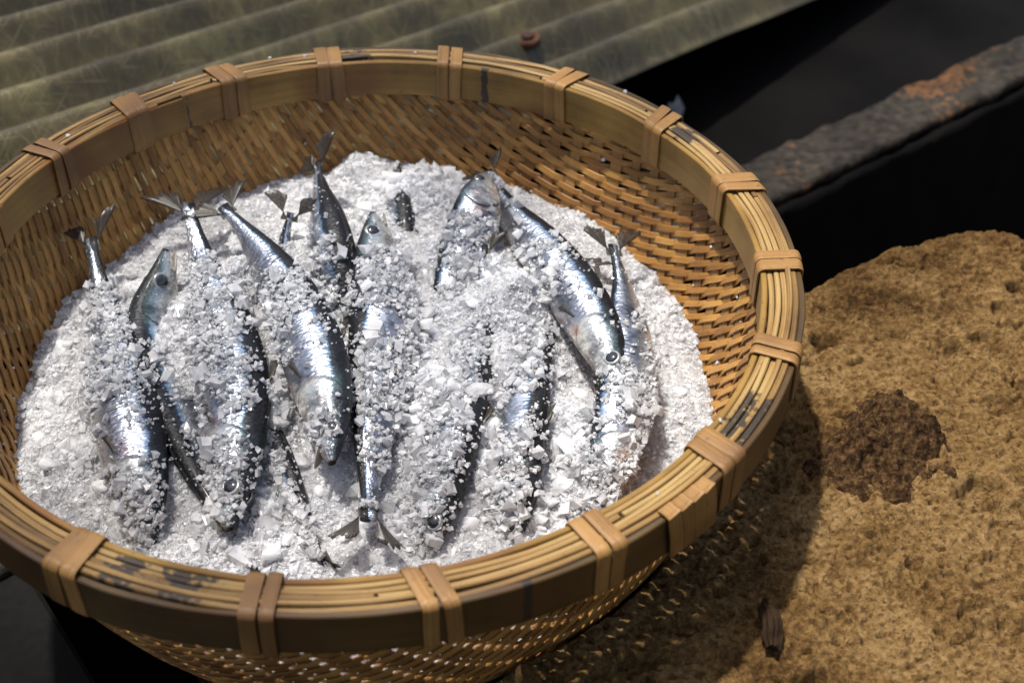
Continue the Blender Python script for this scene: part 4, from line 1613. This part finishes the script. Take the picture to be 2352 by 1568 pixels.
# a few crystals dropped on the rim
an = rng.random(16) * 2 * np.pi
x0 = rng.uniform(0.230, 0.247, 16)
add_grains(np.stack([x0 * np.cos(an), x0 * np.sin(an), np.full(16, 0.0006)], 1), rng.uniform(0.0007, 0.0015, 16), 79, 0.6)

ice = make('crushed_ice', np.vstack(allV), np.vstack(allF), None, mats=[M_ICE, M_ICEC], midx=np.concatenate(allM))
tag(ice, 'heap of crushed white ice filling the basket around the fish', 'ice', kind='stuff')


# larger lumps of ice
def lump_mesh(seed, rad):
    r = np.random.default_rng(seed)
    V = ICO.copy()
    Fq = IF
    # one subdivision
    cache, Vl, Fn = {}, [tuple(v) for v in V], []

    def mid(a, b_):
        key = (min(a, b_), max(a, b_))
        if key not in cache:
            cache[key] = len(Vl)
            m_ = (np.array(Vl[a]) + np.array(Vl[b_])) / 2
            Vl.append(tuple(m_ / np.linalg.norm(m_)))
        return cache[key]
    for (a, b_, c_) in Fq:
        ab, bc, ca = mid(a, b_), mid(b_, c_), mid(c_, a)
        Fn += [(a, ab, ca), (b_, bc, ab), (c_, ca, bc), (ab, bc, ca)]
    V = np.array(Vl)
    # knock flat faces off a round lump
    for _ in range(7):
        d_ = r.normal(size=3)
        d_ /= np.linalg.norm(d_)
        h_ = r.uniform(0.5, 0.8)
        e = np.clip(V @ d_ - h_, 0, None)
        V = V - e[:, None] * d_[None]
    V = V * r.uniform([0.9, 0.7, 0.45], [1.3, 1.0, 0.7])[None] * rad
    V += r.normal(0, 0.03 * rad, V.shape)
    return V, Fn


LUMPS = [(1092, 905, .0105), (1010, 855, .0070), (1300, 1020, .0085), (1290, 1115, .0085), (545, 655, .0080), (560, 690, .0070), (505, 640, .0065), (865, 355, .0085), (980, 470, .0055),
         (700, 545, .0055), (1330, 905, .0060), (640, 635, .0055), (420, 690, .0060), (330, 720, .0060), (385, 855, .0055), (300, 860, .0055), (1200, 640, .0070), (1270, 590, .0060), (1160, 730, .0065),
         (950, 740, .0050), (890, 740, .0050), (1250, 690, .0065), (1090, 700, .0055), (140, 800, .0070), (110, 930, .0060), (90, 1010, .0050), (230, 1120, .0050), (690, 1060, .0060),
         (730, 1130, .0050), (660, 1240, .0055), (455, 1190, .0050), (1080, 1200, .0060), (1210, 1160, .0050), (1380, 990, .0060), (1130, 980, .0060), (1560, 900, .0050), (1545, 830, .0045),
         (800, 1230, .0055), (960, 940, .0055), (720, 590, .0050), (615, 960, .0055), (575, 930, .0050)]
for k, (px, py, rad) in enumerate(LUMPS):
    q_ = on_heap(px, py)
    for _ in range(6):
        z = float(heap(np.array([q_[0]]), np.array([q_[1]]))[0])
        q_ = ray(px, py, z)
    V_, F_ = lump_mesh(3000 + k, rad)
    ca, sa = math.cos(k * 2.4), math.sin(k * 2.4)
    Rz = np.array([[ca, -sa, 0], [sa, ca, 0], [0, 0, 1]])
    tilt = 0.5 * math.sin(k * 1.7)
    Rx = np.array([[1, 0, 0], [0, math.cos(tilt), -math.sin(tilt)], [0, math.sin(tilt), math.cos(tilt)]])
    V_ = V_ @ (Rz @ Rx).T
    o = make('ice_lump', V_, F_, M_ICE if k % 3 else M_ICEC)
    o.location = (q_[0], q_[1], q_[2] + rad * 0.15)
    tag(o, 'larger rounded lump of ice lying on the crushed ice', 'ice lump', 'larger ice lumps on the heap')

# ------------------------------------------------------------------ small things on the stone
# crumbly brown clod
q0 = ray(2050, 1005, STONE_Z + 0.008)
n_u, n_v = 150, 100
uu_, vv_ = np.meshgrid(np.linspace(-1, 1, n_u), np.linspace(-1, 1, n_v))
Pc = np.stack([uu_.ravel() * 0.066, vv_.ravel() * 0.050, np.zeros(uu_.size)], 1)
ca, sa = math.cos(0.25), math.sin(0.25)
Pw = np.stack([q0[0] + Pc[:, 0] * ca - Pc[:, 1] * sa, q0[1] + Pc[:, 0] * sa + Pc[:, 1] * ca, np.zeros(len(Pc))], 1)
rr2 = np.sqrt((Pc[:, 0] / 0.055) ** 2 + (Pc[:, 1] / 0.036) ** 2) + (fbm(Pw, 32, 4, 301) - 0.5) * 0.9
hgt = smooth(1.0, 0.30, rr2) * 0.022
hh = hgt * (0.7 + 0.6 * fbm(Pw, 60, 3, 311)) + (fbm(Pw, 190, 3, 321, 0.7) - 0.5) * 0.016 * smooth(1.05, 0.8, rr2) - 0.012 * smooth(0.93, 1.12, rr2)
Pw[:, 2] = STONE_Z + hh
ii = np.arange(uu_.size).reshape(uu_.shape)
rmax = rr2.reshape(uu_.shape) < 1.12
okc = rmax[:-1, :-1] & rmax[:-1, 1:] & rmax[1:, 1:] & rmax[1:, :-1]
qf = np.stack([ii[:-1, :-1], ii[:-1, 1:], ii[1:, 1:], ii[1:, :-1]], 2)[okc]
tag(make('dirt_clod', Pw, qf, M_CLOD, smooth_sh=True), 'flat crumbly dark brown clod of dirt lying on the stone', 'clod')

# curled strip of bark
pa, pb = ray(1752, 1385, STONE_Z + 0.006), ray(1772, 1492, STONE_Z + 0.003)
mid_ = (pa + pb) / 2 + np.array([0.002, 0, 0.004])
sp_, L_ = catmull([pa, mid_, pb], 18)
T_ = np.gradient(sp_, axis=0)
T_ /= np.linalg.norm(T_, axis=1)[:, None]
Bv = np.tile([0, 0, 1.0], (18, 1))
Av = np.cross(Bv, T_)
sec = [(0.0048 * math.cos(a), 0.0042 * math.sin(a)) for a in np.linspace(-0.4, math.pi + 0.6, 18)] + [(0.0032 * math.cos(a), 0.0026 * math.sin(a)) for a in np.linspace(math.pi + 0.6, -0.4, 18)]
tp = np.interp(np.linspace(0, 1, 18), [0, 0.12, 0.3, 0.8, 1], [0.25, 0.7, 1.0, 1.0, 0.7])
Vv, ff, uu = sweep(sp_, Av, Bv, sec, secscale=tp)
gro = np.tile(np.random.default_rng(4).uniform(0.72, 1.2, len(sec)), 18)
ctr_b = np.repeat(sp_, len(sec), 0)
Vv = ctr_b + (Vv - ctr_b) * gro[:, None]
Vv = Vv + (np.stack([vnoise(Vv, 260, 5), vnoise(Vv, 260, 6), vnoise(Vv, 260, 7)], 1) - 0.5) * 0.0016
tag(make('bark_strip', Vv, ff, M_BARK, uv=uu), 'small curled brown strip of bark lying on the stone', 'bark')

# pale scrap standing in the channel behind the rim
fp = ray(1550, 262, RAIL_Z - 0.088 + 0.017)
tpts = 1.3 * np.array([(-0.006, -0.012), (0.004, -0.010), (0.008, 0.004), (0.003, 0.014), (-0.001, 0.008), (-0.005, 0.010), (-0.008, 0.0)])
fv = [(fp[0] + a, fp[1] + 0.3 * b_ + 0.002 * math.sin(300 * a), fp[2] + b_) for a, b_ in tpts] + [(fp[0] + a, fp[1] + 0.3 * b_ + 0.0012 + 0.002 * math.sin(300 * a), fp[2] + b_) for a, b_ in tpts]
nf_ = len(tpts)
ff = [tuple(range(nf_)), tuple(range(2 * nf_ - 1, nf_ - 1, -1))] + [(i, i + nf_, (i + 1) % nf_ + nf_, (i + 1) % nf_) for i in range(nf_)]
tag(make('torn_scrap', fv, ff, M_SCRAP), 'small pale torn scrap standing behind the basket rim', 'scrap')

# grey board left of the stone
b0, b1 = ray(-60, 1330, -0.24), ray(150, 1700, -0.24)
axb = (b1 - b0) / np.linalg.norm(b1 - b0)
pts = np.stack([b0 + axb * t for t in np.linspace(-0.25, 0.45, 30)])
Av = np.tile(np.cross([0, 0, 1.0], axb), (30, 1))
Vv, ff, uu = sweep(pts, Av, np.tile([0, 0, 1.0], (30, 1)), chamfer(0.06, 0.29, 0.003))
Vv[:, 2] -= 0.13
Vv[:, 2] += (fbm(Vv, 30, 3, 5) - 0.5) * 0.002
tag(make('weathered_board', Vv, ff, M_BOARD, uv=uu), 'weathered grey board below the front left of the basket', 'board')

# ------------------------------------------------------------------ unseen tree, added so its bough shades the far side
def tube(pts, radii, n=9):
    pts = np.asarray(pts, float)
    T_ = np.gradient(pts, axis=0)
    T_ /= np.linalg.norm(T_, axis=1)[:, None]
    ref = np.array([0.3, 0.9, 0.2])
    A1 = np.cross(T_, ref)
    A1 /= np.linalg.norm(A1, axis=1)[:, None]
    B1 = np.cross(T_, A1)
    Vv, ff = [], []
    for i in range(len(pts)):
        for j in range(n):
            a = 2 * math.pi * j / n
            Vv.append(pts[i] + (A1[i] * math.cos(a) + B1[i] * math.sin(a)) * radii[i])
    for i in range(len(pts) - 1):
        for j in range(n):
            ff.append((i * n + j, i * n + (j + 1) % n, (i + 1) * n + (j + 1) % n, (i + 1) * n + j))
    return Vv, ff


SV = np.array(sv)
tree = empty('added_shade_tree', (-1.5, 1.35, GROUND_Z))
tag(tree, 'unseen leafy tree added to shade the corrugated sheet and the far side of the basket', 'tree')
bpy.context.view_layer.update()
H = 2.6
ctr = SV * (H / SV[2])
fork = np.array([-1.45, 1.3, 1.7])
tp_, _ = catmull([(-1.5, 1.35, GROUND_Z), (-1.52, 1.33, 0.6), fork], 20)
v_, f_ = tube(tp_, np.linspace(0.11, 0.07, 20), 12)
adopt(make('trunk', v_, f_, M_TIMBER, smooth_sh=True), tree)
for (tx, ty, tz) in [(0.55, 0.75, 2.7), (-0.15, -0.25, 2.6), (-0.6, 0.5, 2.75), (0.2, 0.4, 2.5), (-0.9, 0.0, 2.6), (-0.3, 1.1, 2.6)]:
    e_ = np.array([ctr[0] + tx, ctr[1] + ty, tz])
    bp2, _ = catmull([fork - np.array([0, 0, 0.05]), (fork * 0.55 + e_ * 0.45) + np.array([0, 0, 0.12]), e_], 16)
    v_, f_ = tube(bp2, np.linspace(0.035, 0.006, 16), 7)
    adopt(make('limb', v_, f_, M_TIMBER, smooth_sh=True), tree)
nl = 10500
lr = np.random.default_rng(77)
lx, ly = lr.uniform(-1.5, 1.7, nl), lr.uniform(-0.9, 1.5, nl)
# the crown's edge: everything left of, and behind, the sunlit corner
lim_y = 0.115 + 0.28 * (lx - 0.08)
inl = np.maximum(ly - lim_y, (SHADE_X - lx + 0.25 * (ly + 0.1)))
keep = (inl > lr.normal(0, 0.03, nl)) & (np.hypot((lx - 0.1) / 1.6, (ly - 0.35) / 1.1) < 1 + 0.1 * lr.normal(size=nl)) & (lr.random(nl) < SHADE_D)
lx, ly = lx[keep], ly[keep]
n_l = len(lx)
hz = H + lr.uniform(-0.22, 0.22, n_l)
lp = np.stack([lx, ly, np.zeros(n_l)], 1) + SV[None] * (hz / SV[2])[:, None]
dirs = lr.normal(size=(n_l, 3)) * np.array([1, 1, 0.35])
dirs /= np.linalg.norm(dirs, axis=1)[:, None]
upn = np.array([0, 0, 1.0]) + lr.normal(0, 0.35, (n_l, 3))
sid = np.cross(dirs, upn)
sid /= np.linalg.norm(sid, axis=1)[:, None]
nn_ = np.cross(sid, dirs)
ll = lr.uniform(0.06, 0.10, n_l)[:, None]
lw = ll * 0.24
LV = np.stack([lp, lp + dirs * ll * 0.5 + sid * lw - nn_ * lw * 0.25, lp + dirs * ll - nn_ * lw * 0.5, lp + dirs * ll * 0.5 - sid * lw - nn_ * lw * 0.25, lp + dirs * ll * 0.5], 1).reshape(-1, 3)
b_i = (np.arange(n_l) * 5)[:, None]
LF = np.concatenate([b_i + np.array([[0, 1, 4]]), b_i + np.array([[1, 2, 4]]), b_i + np.array([[2, 3, 4]]), b_i + np.array([[3, 0, 4]])], 0)
M_LEAF = simple('leaf', (0.07, 0.11, 0.035), 0.5)
lo = adopt(make('crown', LV, LF, M_LEAF), tree)
lo['kind'] = 'stuff'
